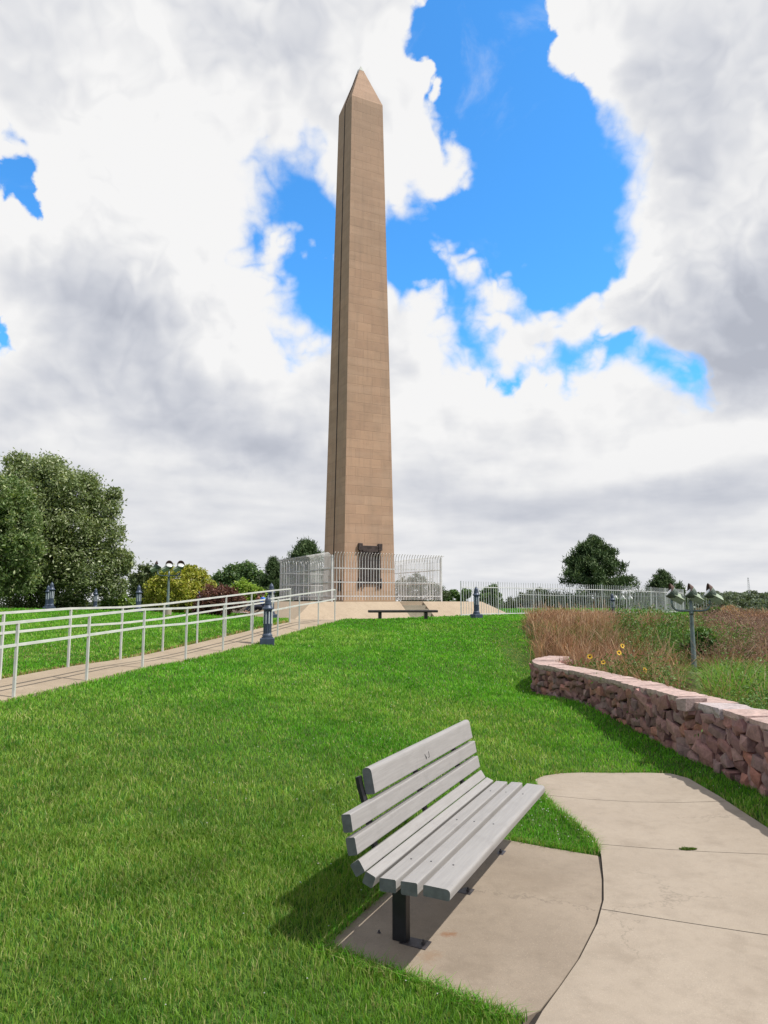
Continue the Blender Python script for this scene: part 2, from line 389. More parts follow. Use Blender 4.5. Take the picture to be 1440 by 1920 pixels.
# obelisk stone: coursed blocks, driven by a UV map in metres
m, t, b = mat('obelisk_stone', 0.9, 0, 0.25)
uv = t.n.new('ShaderNodeUVMap').outputs[0]; co = t.n.new('ShaderNodeTexCoord').outputs['Object']
br = t.n.new('ShaderNodeTexBrick'); t.set(br.inputs['Vector'], uv)
br.inputs['Scale'].default_value = 1.0; br.inputs['Brick Width'].default_value = 0.98; br.inputs['Row Height'].default_value = 0.49
br.inputs['Mortar Size'].default_value = 0.012; br.inputs['Mortar Smooth'].default_value = 0.6
br.inputs['Color1'].default_value = (0.50, 0.325, 0.222, 1); br.inputs['Color2'].default_value = (0.425, 0.275, 0.19, 1)
br.inputs['Mortar'].default_value = (0.38, 0.25, 0.175, 1)
c = br.outputs[0]
c = t.mix(t.step(t.noise(t.vm('MULTIPLY', co, (1, 1, 0.35)), 0.5, 6, 0.62), 0.38, 0.66, 0, 0.45), c, (0.30, 0.225, 0.165))
c = t.mix(t.step(t.noise(t.vm('MULTIPLY', co, (3, 3, 0.6)), 1.4, 6, 0.6), 0.50, 0.75, 0, 0.28), c, (0.27, 0.19, 0.14))
c = t.mix(t.step(t.noise(t.vm('MULTIPLY', uv, (0.7, 5.0, 1)), 1.0, 5, 0.65), 0.54, 0.68, 0, 0.22), c, (0.24, 0.17, 0.125))
zc = t.sep(co)[2]
c = t.mix(t.math('MULTIPLY', t.step(zc, 0.0, 1.1, 0.55, 0.0), t.noise(co, 3, 5, 0.7)), c, (0.30, 0.27, 0.16))
c = t.mix(t.step(zc, 15.0, 27.5, 0.0, 0.55), c, (0.39, 0.275, 0.208))
c = t.mix(t.step(t.noise(t.vm('MULTIPLY', co, (2.2, 2.2, 0.10)), 1.6, 6, 0.6), 0.50, 0.70, 0, 0.40), c, (0.29, 0.20, 0.15))
c = t.mix(t.step(t.noise(t.vm('MULTIPLY', uv, (0.35, 2.04, 1)), 1.0, 2, 0.4), 0.46, 0.66, 0, 0.22), c, (0.55, 0.385, 0.285))
c = t.mix(t.step(t.noise(t.vm('ADD', co, (5, 5, 5)), 9.0, 4, 0.6), 0.66, 0.74, 0, 0.5), c, (0.22, 0.16, 0.125))
t.set(b.inputs['Base Color'], c)
bp = t.n.new('ShaderNodeBump'); bp.inputs['Strength'].default_value = 0.5; bp.inputs['Distance'].default_value = 0.02
t.set(bp.inputs['Height'], t.math('SUBTRACT', t.noise(co, 30, 5, 0.7), br.outputs['Fac'])); t.l.new(bp.outputs[0], b.inputs['Normal'])
M['obelisk'] = m

# ------------------------------------------------------------------ terrain
near_posts = [(35.7, 1166.7, 25, 1310), (168.3, 1153.3, 161.7, 1278.3), (270.7, 1142.7, 266.7, 1253.3), (353.3, 1141.7, 349, 1239), (420, 1133, 417.7, 1222),
              (474.8, 1127.5, 473, 1209), (521.7, 1120.6, 520.4, 1194.6), (562.7, 1114.3, 561, 1183), (597.5, 1109.8, 595.7, 1172.4), (627, 1104.4, 626.6, 1164.8)]
NP = [(-4.906, 9.628, .602), (-4.512, 10.992, .668), (-4.137, 12.383, .736), (-3.82, 13.9, .745), (-3.425, 15.331, .807), (-3.055, 16.714, .867), (-2.717, 18.372, .958),
      (-2.35, 19.9, 1.055), (-1.96, 21.4, 1.135), (-1.55, 22.6, 1.225)]
FP = [(-5.70, 10.75, .705), (-5.33, 12.2, .755), (-5.0, 13.7, .76), (-4.62, 15.05, .815), (-4.22, 16.25, .905), (-3.86, 17.5, .99), (-3.5, 18.9, 1.08), (-3.12, 20.0, 1.16), (-2.77, 21.1, 1.225)]
ext = lambda L: [tuple(2 * np.array(L[0]) - np.array(L[1]))] + L
CP = [(0, 0, 0), (1, 0, 0), (-3, 0, .15), (-0.3, 3, .0), (-1.6, 4.2, .19), (-3.2, 5.2, .36), (-2.6, 8.5, .50), (0.4, 3, 0), (1, 4.5, 0), (2, 3, 0), (2.2, 5.0, 0), (3.1, 6.2, 0), (1.6, 7.8, .01), (3.0, 8.2, 0), (2.5, 10, .02),
      (0.95, 5.9, .01), (0, 4.3, .015), (-.55, 4.6, .09), (-.1, 6.0, .10), (.4, 8.2, .17), (0, 4.9, .035), (1.4, 10, .13), (-1.4, 11.5, .52), (0, 14, .62), (1.6, 15.5, .52), (3.0, 14.2, .09), (0, 18.5, .95), (2.6, 20, .85), (3.3, 17, .45),
      (-.36, 23.6, 1.235), (3.4, 25.5, 1.235), (5.9, 28, 1.25), (0, 30, 1.03), (3, 31, 1.14), (-3.6, 29.5, .95), (-3.3, 26, 1.08), (-6, 30, 1.05), (-9, 12, .8), (-12, 20, 1.15), (-10, 27, 1.40), (-5.8, 25, 1.25), (-16, 28, 1.5),
      (4.4, 12, .35), (4.5, 8, .25), (5.2, 16.5, .50), (5.6, 13.6, .16), (6, 20, .9), (6.6, 33.4, 1.17), (10, 35.4, 1.15), (17, 43, 1.08), (13, 38, 1.12), (20, 47, 1.05), (4.6, 4, .1),
      (7, 10, .15), (6.4, 15, .10), (6.4, 14.6, .08), (6.6, 13.6, .05), (9, 16, .15), (12, 20, 0), (12, 29, .75), (10, 9, -.5), (15, 12, -2.0), (20, 25, -1.2), (25, 35, -.6), (30, 20, -5), (40, 40, -4), (60, 60, -10), (25, 5, -5), (15, 0, -2.5), (8, 2, -.2), (60, 10, -12),
      (0, 36, 1.15), (-5, 42, 1.15), (5, 42, 1.15), (0, 50, 1.1), (-20, 40, 1.3), (-30, 60, .9), (0, 70, .5), (20, 62, .6), (30, 52, 0), (-40, 20, 1.2), (-30, 5, .6), (-12, 4, .6), (-10, -8, 0), (0, -10, 0), (40, -10, -6), (-50, 60, 0), (-60, 0, 0), (0, -40, 0), (60, -40, -10)]
CP += ext(NP)[::1] + ext(FP)[::1]
CP += [tuple(2 * np.array(NP[0]) - np.array(NP[3])), tuple(2 * np.array(FP[0]) - np.array(FP[3]))]
CP = np.array(CP, float)
def _U(r2): return np.where(r2 < 1e-12, 0, 0.5 * r2 * np.log(np.maximum(r2, 1e-12)))
_n = len(CP); _A = np.zeros((_n + 3, _n + 3))
_A[:_n, :_n] = _U(((CP[:, None, :2] - CP[None, :, :2]) ** 2).sum(-1)) + np.eye(_n) * 0.05
_A[:_n, _n] = 1; _A[:_n, _n + 1:] = CP[:, :2]; _A[_n, :_n] = 1; _A[_n + 1:, :_n] = CP[:, :2].T
_w = np.linalg.solve(_A, np.concatenate([CP[:, 2], [0, 0, 0]]))
def H(x, y):
    x = np.asarray(x, float); y = np.asarray(y, float); sh = x.shape; x = x.ravel(); y = y.ravel(); z = np.zeros(len(x))
    for i in range(0, len(x), 20000):
        a, b_ = x[i:i + 20000], y[i:i + 20000]
        z[i:i + 20000] = _U((a[:, None] - CP[:, 0]) ** 2 + (b_[:, None] - CP[:, 1]) ** 2) @ _w[:_n] + _w[_n] + _w[_n + 1] * a + _w[_n + 2] * b_
    r = np.hypot(x, y - 15); far = -16 - np.clip(x, -200, 200) * 0.01
    k = np.clip((r - 50) / 80, 0, 1); k = k * k * (3 - 2 * k)
    z = np.clip(z, -14, 1.9) * (1 - k) + far * k
    # wooded bluffs a few hundred metres off
    hill = 15.5 * np.exp(-((x - 235) / 120) ** 2 - ((y - 430) / 110) ** 2) + 11 * np.exp(-((x + 60) / 260) ** 2 - ((y - 520) / 90) ** 2)
    return (z + hill * np.clip((r - 100) / 100, 0, 1)).reshape(sh)
def Hs(x, y): return float(H(np.array([x]), np.array([y]))[0])

# regions on the ground
WALK_L = [(1.55, 7.55), (1.56, 7.15), (1.598, 6.729), (1.66, 6.35), (1.68, 5.95), (1.635, 5.62), (1.50, 5.121), (1.395, 4.775), (1.255, 4.44), (1.04, 4.035), (0.877, 3.773), (0.735, 3.55), (0.60, 3.3), (0.35, 2.9), (0.1, 2.5), (-.3, 2.0), (-.8, 1.4)]
WALK_R = [(3.22, 0.5), (3.22, 3.0), (3.21, 5.0), (3.19, 6.173), (3.21, 7.075), (3.20, 7.75), (3.12, 8.0)]
WALK_T = [(2.9, 8.14), (2.5, 8.2), (2.2, 8.2), (1.95, 8.12), (1.72, 7.95), (1.6, 7.78)]
WALK = WALK_L + [(-1.5, .5)] + WALK_R + WALK_T
G = 0.007
JOINT = [(1.612, 5.60), (1.494, 5.121), (1.388, 4.775), (1.248, 4.44), (1.034, 4.035), (0.871, 3.773), (0.733, 3.567), (0.64, 3.42)]
BY = R(24.69); BA = np.array([math.sin(BY), math.cos(BY)]); BN = np.array([math.cos(BY), -math.sin(BY)]); BO = np.array([.201, 3.831])
def bw(a_, n_): return tuple(BO + a_ * BA + n_ * BN)
PAD = [bw(.02, -.58), bw(2.2, -.60)] + [(JOINT[0][0] - G, JOINT[0][1])] + [(x - G, y) for x, y in JOINT[1:-1]] + [(JOINT[-1][0] - G, 3.5), (0.45, 3.62), (0.2, 3.80)]
def off(L, d):
    o = []
    for i, p in enumerate(L):
        a = np.array(L[max(i - 1, 0)][:2]); b_ = np.array(L[min(i + 1, len(L) - 1)][:2]); t_ = (b_ - a) / np.linalg.norm(b_ - a)
        o.append((p[0] + t_[1] * d, p[1] - t_[0] * d))
    return o
NPx = [tuple(np.array(NP[0]) * 3 - 2 * np.array(NP[2])), tuple(2 * np.array(NP[0]) - np.array(NP[1]))] + NP
FPx = [tuple(np.array(FP[0]) * 3 - 2 * np.array(FP[2])), tuple(2 * np.array(FP[0]) - np.array(FP[1]))] + FP
PATH = off(NPx, .05) + [(-1.2, 24.5), (-1.5, 30.8), (-4.4, 30.6), (-3.2, 24.0)] + off(FPx, -.03)[::-1]

OC = np.array([-1.34, 37.4]); TH = R(26); ON = np.array([math.sin(TH), -math.cos(TH)]); OT = np.array([math.cos(TH), math.sin(TH)])   # front normal, right tangent
def ow(f_, r_): return tuple(OC + ON * f_ + OT * r_)
PLT = 1.82
PF, PL_, PR_, PB = 4.6, 4.29, 4.6, 6.0
PLAT = [ow(PF + 1.3, -PL_ - 1.3), ow(PF + 1.3, PR_ + 1.3), ow(-PB - 1.3, PR_ + 1.3), ow(-PB - 1.3, -PL_ - 1.3)]
WALLC = catmull([(3.84, 1.5), (3.84, 4), (3.80, 7), (3.76, 8.5), (3.67, 10), (3.50, 11.5), (3.27, 12.9), (3.13, 13.7), (3.18, 14.4), (3.45, 15.1), (3.85, 15.8)], 6)
WILD = [(3.9, 1.5), (3.9, 7), (3.8, 10), (3.45, 12.8), (3.35, 13.9), (3.4, 15.1), (3.45, 16.2), (3.75, 18), (4.25, 21.5), (4.95, 24.5), (6.4, 27.5), (9, 29.8), (11, 33), (14, 36), (19, 40.5), (24, 46), (70, 60), (90, 20), (40, -5), (4.5, -3)]

# ground sheet
def sheet(t): return 6.0 * np.sinh(6.25 * t)
tt = np.linspace(-1, 1, 421); gx = sheet(tt) + 1.0; gy = sheet(tt) + 12.0
X, Y = np.meshgrid(gx, gy); Z = H(X, Y)
Z[inside(PLAT, X.ravel(), Y.ravel()).reshape(X.shape)] -= 0.15
for pl in (WALK, PAD, PATH):
    ins = inside(pl, X.ravel(), Y.ravel()).reshape(X.shape); Z[ins] -= 0.03
n_ = len(gx); idx = np.arange(n_ * n_).reshape(n_, n_)
F = np.stack([idx[:-1, :-1], idx[:-1, 1:], idx[1:, 1:], idx[1:, :-1]], -1).reshape(-1, 4)
wild = inside(WILD, X.ravel(), Y.ravel()).astype(float)
m, t, b = mat('turf_soil', 0.95, 0, 0.1)
co = t.n.new('ShaderNodeTexCoord').outputs['Object']; at_ = t.n.new('ShaderNodeAttribute'); at_.attribute_name = 'Col'
lawn = t.mix(t.step(t.noise(co, 24, 6, 0.7), 0.40, 0.60), (0.028, 0.062, 0.010), (0.060, 0.115, 0.020))
lawn = t.mix(t.step(t.noise(co, 30, 4, 0.7), 0.55, 0.75, 0, 0.5), lawn, (0.09, 0.07, 0.035))
wildc = t.mix(t.step(t.noise(co, 0.5, 6, 0.65), 0.40, 0.60), (0.06, 0.085, 0.03), (0.13, 0.09, 0.055))
farc = t.mix(t.step(t.noise(co, 0.03, 6, 0.65), 0.40, 0.60), (0.035, 0.052, 0.022), (0.055, 0.07, 0.03))
c = t.mix(t.sep(at_.outputs['Color'])[0], lawn, wildc); c = t.mix(t.sep(at_.outputs['Color'])[1], c, farc)
t.set(b.inputs['Base Color'], c); M['soil'] = m
farm = np.clip((np.hypot(X, Y - 15).ravel() - 60) / 30, 0, 1)
gr = fast_mesh('ground', np.stack([X, Y, Z], -1).reshape(-1, 3), F, np.stack([wild, farm, farm * 0], -1), M['soil'], smooth=True)
tag(gr, kind='structure')

def slab(name, poly, mat_, lift=0.012, thick=0.14, step_=0.35, parent=None):
    """concrete laid on the ground: constrained triangulation of poly with inner points, draped, with a skirt"""
    P = []
    for i in range(len(poly)):
        a = np.array(poly[i], float); b_ = np.array(poly[(i + 1) % len(poly)], float); k = max(1, int(np.linalg.norm(b_ - a) / step_))
        for j in range(k): P.append(tuple(a + (b_ - a) * j / k))
    n0 = len(P); A = np.array(P); xs = np.arange(A[:, 0].min(), A[:, 0].max(), step_); ys = np.arange(A[:, 1].min(), A[:, 1].max(), step_)
    gx_, gy_ = [q.ravel() for q in np.meshgrid(xs, ys)]
    ok = inside(P, gx_, gy_) & (dist_poly(P, gx_, gy_) > step_ * .4)
    pts = [Vector(p) for p in P] + [Vector((a, b_)) for a, b_ in zip(gx_[ok], gy_[ok])]
    r = geometry.delaunay_2d_cdt(pts, [(i, (i + 1) % n0) for i in range(n0)], [], 1, 1e-5)
    v2 = np.array([tuple(v) for v in r[0]]); z = H(v2[:, 0], v2[:, 1]) + lift
    mb = MB(); mb.add(np.column_stack([v2, z]), r[2])
    k = len(mb.v); zb = H(A[:, 0], A[:, 1]) + lift
    mb.add([(p[0], p[1], zz_) for p, zz_ in zip(P, zb)] + [(p[0], p[1], zz_ - thick) for p, zz_ in zip(P, zb)],
           [(i, (i + 1) % n0, n0 + (i + 1) % n0, n0 + i) for i in range(n0)])
    o = mb.build(name, mat_, parent); return o
def clip(poly, p, nrm):
    """part of poly where (q-p).nrm > 0"""
    o = []; n = len(poly); p = np.array(p); nrm = np.array(nrm)
    for i in range(n):
        a = np.array(poly[i]); b_ = np.array(poly[(i + 1) % n]); da = (a - p) @ nrm; db = (b_ - p) @ nrm
        if da > 0: o.append(tuple(a))
        if da * db < 0: o.append(tuple(a + (b_ - a) * da / (da - db)))
    return o
def strip(poly, lines, gap=0.009):
    """cut poly into panels by the ordered joint lines"""
    out = []; rest = poly
    for (p, q) in lines:
        p, q = np.array(p, float), np.array(q, float); d = (q - p) / np.linalg.norm(q - p); nn = np.array([-d[1], d[0]])
        out.append(clip(rest, p + nn * gap / 2, nn)); rest = clip(rest, p - nn * gap / 2, -nn)
    out.append(rest); return [o for o in out if len(o) > 2]
def joined(name, polys, mat_, **k):
    objs = [slab(name, pl, mat_, **k) for pl in polys]; mb = MB()
    for o in objs:
        mb.add([v.co for v in o.data.vertices], [tuple(p.vertices) for p in o.data.polygons]); bpy.data.objects.remove(o)
    return mb.build(name, mat_)
wk = joined('walkway', strip(WALK, [((1.56, 7.21), (3.03, 6.95)), ((1.70, 5.85), (2.87, 5.58)), ((1.345, 4.635), (2.17, 4.275)), ((0, 3.3), (2, 2.5))]), M['walk'])
tag(wk, kind='structure')
pd = slab('bench_pad', PAD, M['pad'], lift=0.006); tag(pd, kind='structure')
jm = MB()
for (a0, b0_), (a1, b1_) in zip(JOINT[:-1], JOINT[1:]): jm.bar((a0 + .001, b0_, Hs(a0, b0_) - .02), (a1 + .001, b1_, Hs(a1, b1_) - .02), .03, .04)
tag(jm.build('expansion_joint', simple('joint_filler', (.03, .022, .016), .95, 0, .5, 30)), kind='structure')
cuts = []
for i in range(24, -1, -1):
    y_ = 8.2 + i * 0.9; xx = np.interp(y_, [p[1] for p in NPx], [p[0] for p in NPx]); cuts.append(((xx - 3, y_ + .75 * 1.1), (xx + .4, y_)))
pa = slab('path', PATH, M['path'], lift=0.02); tag(pa, kind='structure')

# ------------------------------------------------------------------ bench
def rounded(poly, r, seg=3):
    """round the corners of a convex 2-D polygon; r per corner"""
    n = len(poly); o = []
    for i in range(n):
        p = np.array(poly[i], float); a = np.array(poly[i - 1], float); c_ = np.array(poly[(i + 1) % n], float); rr = r[i] if isinstance(r, (list, tuple)) else r
        da = (a - p) / np.linalg.norm(a - p); dc = (c_ - p) / np.linalg.norm(c_ - p)
        rr = min(rr, np.linalg.norm(a - p) * .49, np.linalg.norm(c_ - p) * .49)
        s0 = p + da * rr; s1 = p + dc * rr
        for k in range(seg + 1):
            t_ = k / seg; o.append(tuple((1 - t_) ** 2 * s0 + 2 * t_ * (1 - t_) * p + t_ * t_ * s1))
    return o
bench = thing('park_bench', 'grey slatted park bench with curved back on a concrete pad, dark steel legs', 'bench', (BO[0], BO[1], 0.006), -BY + 0.0)
# local axes: x = n (towards the walk), y = a (along the bench), z up
def slat_poly(p0, p1, th, side):
    p0 = np.array(p0); p1 = np.array(p1); d = (p1 - p0) / np.linalg.norm(p1 - p0); nn = np.array([-d[1], d[0]]) * side
    return [tuple(p0), tuple(p1), tuple(p1 + nn * th), tuple(p0 + nn * th)]
LB = 2.221
SL = []
def mk_slat(poly, y0, y1):
    mb = MB(); mb.prism(poly, (0, y0, 0), (0, y1, 0), (1, 0, 0), (0, 0, 1)); o = mb.build('slat', M['slat'], bench)
    o.data.materials.append(M['slat_end'])
    for p in o.data.polygons:
        if abs(p.normal.y) > .9: p.material_index = 1
    SL.append(o); return o
c_ = .009
mk_slat(rounded([(-.432, .768), (-.462, .915), (-.522, .905), (-.492, .758)], [c_, .03, .03, c_], 5), .335, LB - .02)
mk_slat(rounded(slat_poly((-.421, .744), (-.405, .652), .058, -1), c_), 0, LB)
mk_slat(rounded(slat_poly((-.397, .627), (-.378, .538), .058, -1), c_), .004, LB)
mk_slat(rounded(slat_poly((-.370, .519), (-.331, .462), .064, -1), c_), 0, LB - .004)
mk_slat(rounded(slat_poly((-.326, .466), (-.268, .444), .064, -1), c_), -.002, LB)
mk_slat(rounded(slat_poly((-.250, .444), (-.155, .447), .066, -1), c_), .003, LB)
mk_slat(rounded(slat_poly((-.127, .448), (-.034, .451), .066, -1), c_), 0, LB + .003)
mk_slat(rounded([(0, .451), (.148, .447), (.142, .392), (0, .396)], [c_, .045, c_, c_], 6), -.003, LB)
for ya in (.32, 1.11, 1.90):
    mb = MB(); mb.box(-.305, ya - .03, .008, -.22, ya + .03, .395); mb.build('leg', M['steel'], bench, bevel=.004)
    pp = MB(); pp.box(-.425, ya - .05, 0, -.10, ya + .05, .010)
    pl = pp.build('base_plate', M['plate'], bench, bevel=.002)
    for q in (-.40, -.13):
        bb = MB(); bb.lathe([(.012, .010), (.012, .022), (.006, .024), (.006, .034)], 6, (q, ya, 0)); bb.build('bolt', M['plate'], pl)
    fr = MB(); cpts = [(.10, .386), (-.02, .386), (-.15, .384), (-.26, .378), (-.33, .385), (-.39, .42), (-.43, .49), (-.462, .60), (-.485, .70), (-.52, .80), (-.535, .86)]
    for (x0, z0), (x1, z1) in zip(cpts[:-1], cpts[1:]): fr.bar((x0, ya, z0), (x1, ya, z1), .045, .022, (0, 1, 0) if False else (0, 0, 1))
    fr.build('frame', M['steel'], bench)
for strokes in ([(1.16, .835, 1.175, .80), (1.175, .80, 1.18, .818)], [(1.235, .84, 1.23, .805), (1.23, .805, 1.215, .803)]):
    sc = MB()
    for (y0, z0, y1, z1) in strokes:
        f1 = -.432 - (z0 - .768) * .204 + .001; f2 = -.432 - (z1 - .768) * .204 + .001
        sc.bar((f1, y0, z0), (f2, y1, z1), .003, .003, (1, 0, 0))
    sc.build('scratch', M['steel'], SL[0])
for k_, (px_, pz_) in ((7, (.05, .4505)), (6, (-.08, .4502)), (5, (-.20, .4465))):
    for ya in (.32, 1.11, 1.90):
        sc = MB(); sc.lathe([(.0055, -.002), (.0055, .0012), (.003, .0015)], 10, (px_, ya, pz_)); sc.build('screw', M['steel'], SL[k_])

# ------------------------------------------------------------------ obelisk
ob = thing('obelisk', 'tall tan stone obelisk with pyramid top behind a curved picket fence', 'monument', (OC[0], OC[1], PLT), TH)
# local x = right tangent, -y = front
Hh, s0, s1, Ht = 27.8, 1.435, .945, 30.6
me = bpy.data.meshes.new('shaft'); bm = bmesh.new(); uvl = bm.loops.layers.uv.new('UVMap')
def ring(s, z): return [bm.verts.new((x * s, y * s, z)) for x, y in ((-1, -1), (1, -1), (1, 1), (-1, 1))]
rows = [ring(s0 + (s1 - s0) * k / 6, Hh * k / 6) for k in range(7)]
for a, b_ in zip(rows[:-1], rows[1:]):
    for k in range(4):
        f = bm.faces.new((a[k], a[(k + 1) % 4], b_[(k + 1) % 4], b_[k]))
        for lp in f.loops:
            v = lp.vert.co; u_ = (v.x, v.y, -v.x, -v.y)[k]; lp[uvl].uv = (u_ + k * 3.37 + 40, v.z)
bm.to_mesh(me); bm.free(); link('shaft', me, M['obelisk'], ob)
me = bpy.data.meshes.new('pyramidion'); bm = bmesh.new(); uvl = bm.loops.layers.uv.new('UVMap')
a = ring(s1, Hh); tz = Hh + (Ht - Hh) * .86; b_ = ring(s1 * .14, tz)
for k in range(4):
    f = bm.faces.new((a[k], a[(k + 1) % 4], b_[(k + 1) % 4], b_[k]))
    for lp in f.loops:
        v = lp.vert.co; lp[uvl].uv = ((v.x, v.y, -v.x, -v.y)[k] + k * 3.37 + 41, v.z)
bm.to_mesh(me); bm.free(); link('pyramidion', me, M['obelisk'], ob)
mb = MB(); q = s1 * .146; mb.add([(-q, -q, tz), (q, -q, tz), (q, q, tz), (-q, q, tz), (0, 0, Ht)], [(0, 1, 4), (1, 2, 4), (2, 3, 4), (3, 0, 4), (3, 2, 1, 0)]); mb.build('metal_tip', M['tip'], ob)
def xl(z): return -(s0 + (s1 - s0) * min(z, Hh) / Hh) - .012
mb = MB(); mb.bar((xl(.1), .03, .1), (xl(Hh), .0, Hh), .045, .03); mb.bar((xl(Hh), 0, Hh), (-.15, 0, tz + .1), .03, .03); mb.build('lightning_cable', M['cable'], ob)
mb = MB(); mb.box(-s0 - .01, -1.06, .52, -s0 + .1, -.72, 1.08); mb.build('vent_opening', M['void'], ob)
# plaque on the front
def yf(z): return -(s0 + (s1 - s0) * z / Hh)
pq = MB(); z0, z1 = .95, 2.60
pq.box(-.47, yf(z0) - .05, z0, .47, yf(z1) + .05, z1)
plq = pq.build('plaque', M['bronze_field'], ob)
fr = MB()
for sx in (-1, 1):
    x0, x1 = sorted((sx * .47, sx * .58)); fr.box(x0, yf(z0) - .09, z0 - .08, x1, yf(z1) + .02, z1 + .02)
    x0, x1 = sorted((sx * .44, sx * .66)); fr.box(x0, yf(2.6) - .14, z1 - .02, x1, yf(2.6) + .02, z1 + .33)
    x0, x1 = sorted((sx * .47, sx * .64)); fr.box(x0, yf(1) - .115, z0 - .18, x1, yf(1) + .02, z0 + .22)
    for q in (.40, .60): fr.box(sx * q - .035, yf(.8) - .07, z0 - .30, sx * q + .035, yf(.8) + .02, z0 - .18)
fr.box(-.44, yf(2.6) - .11, z1 - .1, .44, yf(2.6) + .02, z1 + .22); fr.box(-.47, yf(1) - .08, z0 - .08, .47, yf(1) + .02, z0 + .02)
fr.build('plaque_frame', M['bronze'], plq, bevel=.012)
ar = MB()
for k in range(14):
    a0 = math.pi * k / 14; a1 = math.pi * (k + 1) / 14
    ar.bar((-.36 * math.cos(a0), yf(2.3) - .075, 2.13 + .36 * math.sin(a0)), (-.36 * math.cos(a1), yf(2.3) - .075, 2.13 + .36 * math.sin(a1)), .04, .05, (0, 1, 0))
for sx in (-.36, 0.0, .36): ar.bar((sx, yf(1) - .07, 1.0), (sx, yf(2.1) - .07, 2.14), .04, .04)
for k in range(9): ar.box(-.30, yf(1.1 + k * .12) - .062, 1.1 + k * .12, .30, yf(1.1 + k * .12) - .04, 1.1 + k * .12 + .05)
ar.build('arch_relief', M['bronze'], plq)

# platform with battered apron and steps (local frame: x right, y = -front)
pt = thing('platform', 'tan concrete terrace with sloping sides and steps under the obelisk', 'terrace', (OC[0], OC[1], 0), TH)
zb, RUN = .52, 1.35 * (PLT - .52) / (PLT - .97)
sx0, sx1 = .05, 1.30
mb = MB()
T = [(-PL_, -PF), (PR_, -PF), (PR_, PB), (-PL_, PB)]; Bq = [(-PL_ - RUN, -PF - RUN), (PR_ + RUN, -PF - RUN), (PR_ + RUN, PB + RUN), (-PL_ - RUN, PB + RUN)]
v3 = lambda p, z: (p[0], p[1], z)
mb.add([v3(p, PLT) for p in T] + [v3(p, zb) for p in Bq] + [(sx0, -PF, PLT), (sx1, -PF, PLT), (sx0, -PF - RUN, zb), (sx1, -PF - RUN, zb), (sx0, -PF, zb), (sx1, -PF, zb)],
       [(0, 8, 9, 1, 2, 3), (1, 5, 6, 2), (2, 6, 7, 3), (3, 7, 4, 0), (0, 4, 10, 8), (9, 11, 5, 1), (8, 10, 12), (9, 13, 11), (8, 12, 13, 9)])
mb.build('apron', M['platform'], pt)
nst = 8; mb = MB()
for k in range(nst):
    zt = PLT - .165 * (k + 1) + .0; ya = -PF - RUN * (k + .15) / nst; yb = -PF - RUN * (k + 1.15) / nst
    mb.box(sx0 - .001 + .004, yb, zb - .2, sx1 - .004, -PF - .004 if k == 0 else ya + .02, zt)
mb.build('steps', M['steps'], pt)

# ------------------------------------------------------------------ tall fence round the obelisk
def poly_pts(seg, sp):
    """evenly spaced points along polyline"""
    out = []; L = 0
    for (a, b_) in zip(seg[:-1], seg[1:]):
        a = np.array(a, float); b_ = np.array(b_, float); d = np.linalg.norm(b_ - a); n = max(1, round(d / sp))
        for k in range(n): out.append((a + (b_ - a) * k / n, (b_ - a) / d))
    out.append((np.array(seg[-1], float), out[-1][1])); return out
tf = thing('security_fence', 'tall galvanised picket fence with curved tops standing around the obelisk base', 'fence', (OC[0], OC[1], PLT), TH)
FF, FL, FR, FB = 3.0, 2.69, 3.26, 4.9
cor = [(-FL, -FF), (FR, -FF), (FR, FB), (-FL, FB), (-FL, -FF)]
for a, b_ in zip(cor[:-1], cor[1:]):
    a = np.array(a); b_ = np.array(b_); d = (b_ - a) / np.linalg.norm(b_ - a); o_ = np.array([d[1], -d[0]]); L = np.linalg.norm(b_ - a)
    n = round(L / .148); mb = MB()
    for k in range(n):
        p = a + d * (k + .5) * L / n; r_ = .0155; q0 = p + o_ * .02
        prof = [(0, .07), (0, 2.02), (.03, 2.16), (.10, 2.26), (.20, 2.32)]
        mb.tube([(q0[0] + o_[0] * e, q0[1] + o_[1] * e, z) for e, z in prof], r_, 5)
    mb.build('picket_panel', M['fence'], tf)
    for z in (.26, .92, 1.58):
        mb = MB(); mb.bar((*(a + d * .03), z), (*(b_ - d * .03), z), .035, .04); mb.build('rail', M['fence'], tf)
for a in cor[:-1]:
    mb = MB(); mb.box(a[0] - .03, a[1] - .03, 0, a[0] + .03, a[1] + .03, 2.2); mb.build('post', M['fence'], tf)

# lower straight picket fence on the right
def picket_fence(label, pts, height, sp, name='picket_fence'):
    base = (pts[0][0], pts[0][1], 0); f = thing(name, label, 'fence', base)
    loc = lambda p, z: (p[0] - base[0], p[1] - base[1], z)
    cu = catmull(pts, 6); d = [0]
    for a, b_ in zip(cu[:-1], cu[1:]): d.append(d[-1] + np.linalg.norm(b_ - a))
    xs = [p[0] for p in cu]; ys = [p[1] for p in cu]; P = lambda s: (np.interp(s, d, xs), np.interp(s, d, ys))
    L = d[-1]; nb = max(2, round(L / 2.5)); bay = L / nb; n = round(bay / sp)
    for i in range(nb + 1):
        p = P(i * bay); g = Hs(*p); mb = MB(); q = .022; mb.box(p[0] - base[0] - q, p[1] - base[1] - q, g - .1, p[0] - base[0] + q, p[1] - base[1] + q, g + height + .02); mb.build('post', M['fence'], f)
    for i in range(nb):
        mb = MB()
        for k in range(1, n):
            p = P(i * bay + k * bay / n); g = Hs(*p); mb.tube([loc(p, g + .04), loc(p, g + height)], .012, 5)
        mb.build('picket_panel', M['fence'], f)
        for z in (.12, height - .25):
            mb = MB(); a, b_ = P(i * bay), P((i + 1) * bay); mb.bar(loc(a, Hs(*a) + z), loc(b_, Hs(*b_) + z), .03, .035); mb.build('rail', M['fence'], f)
    return f
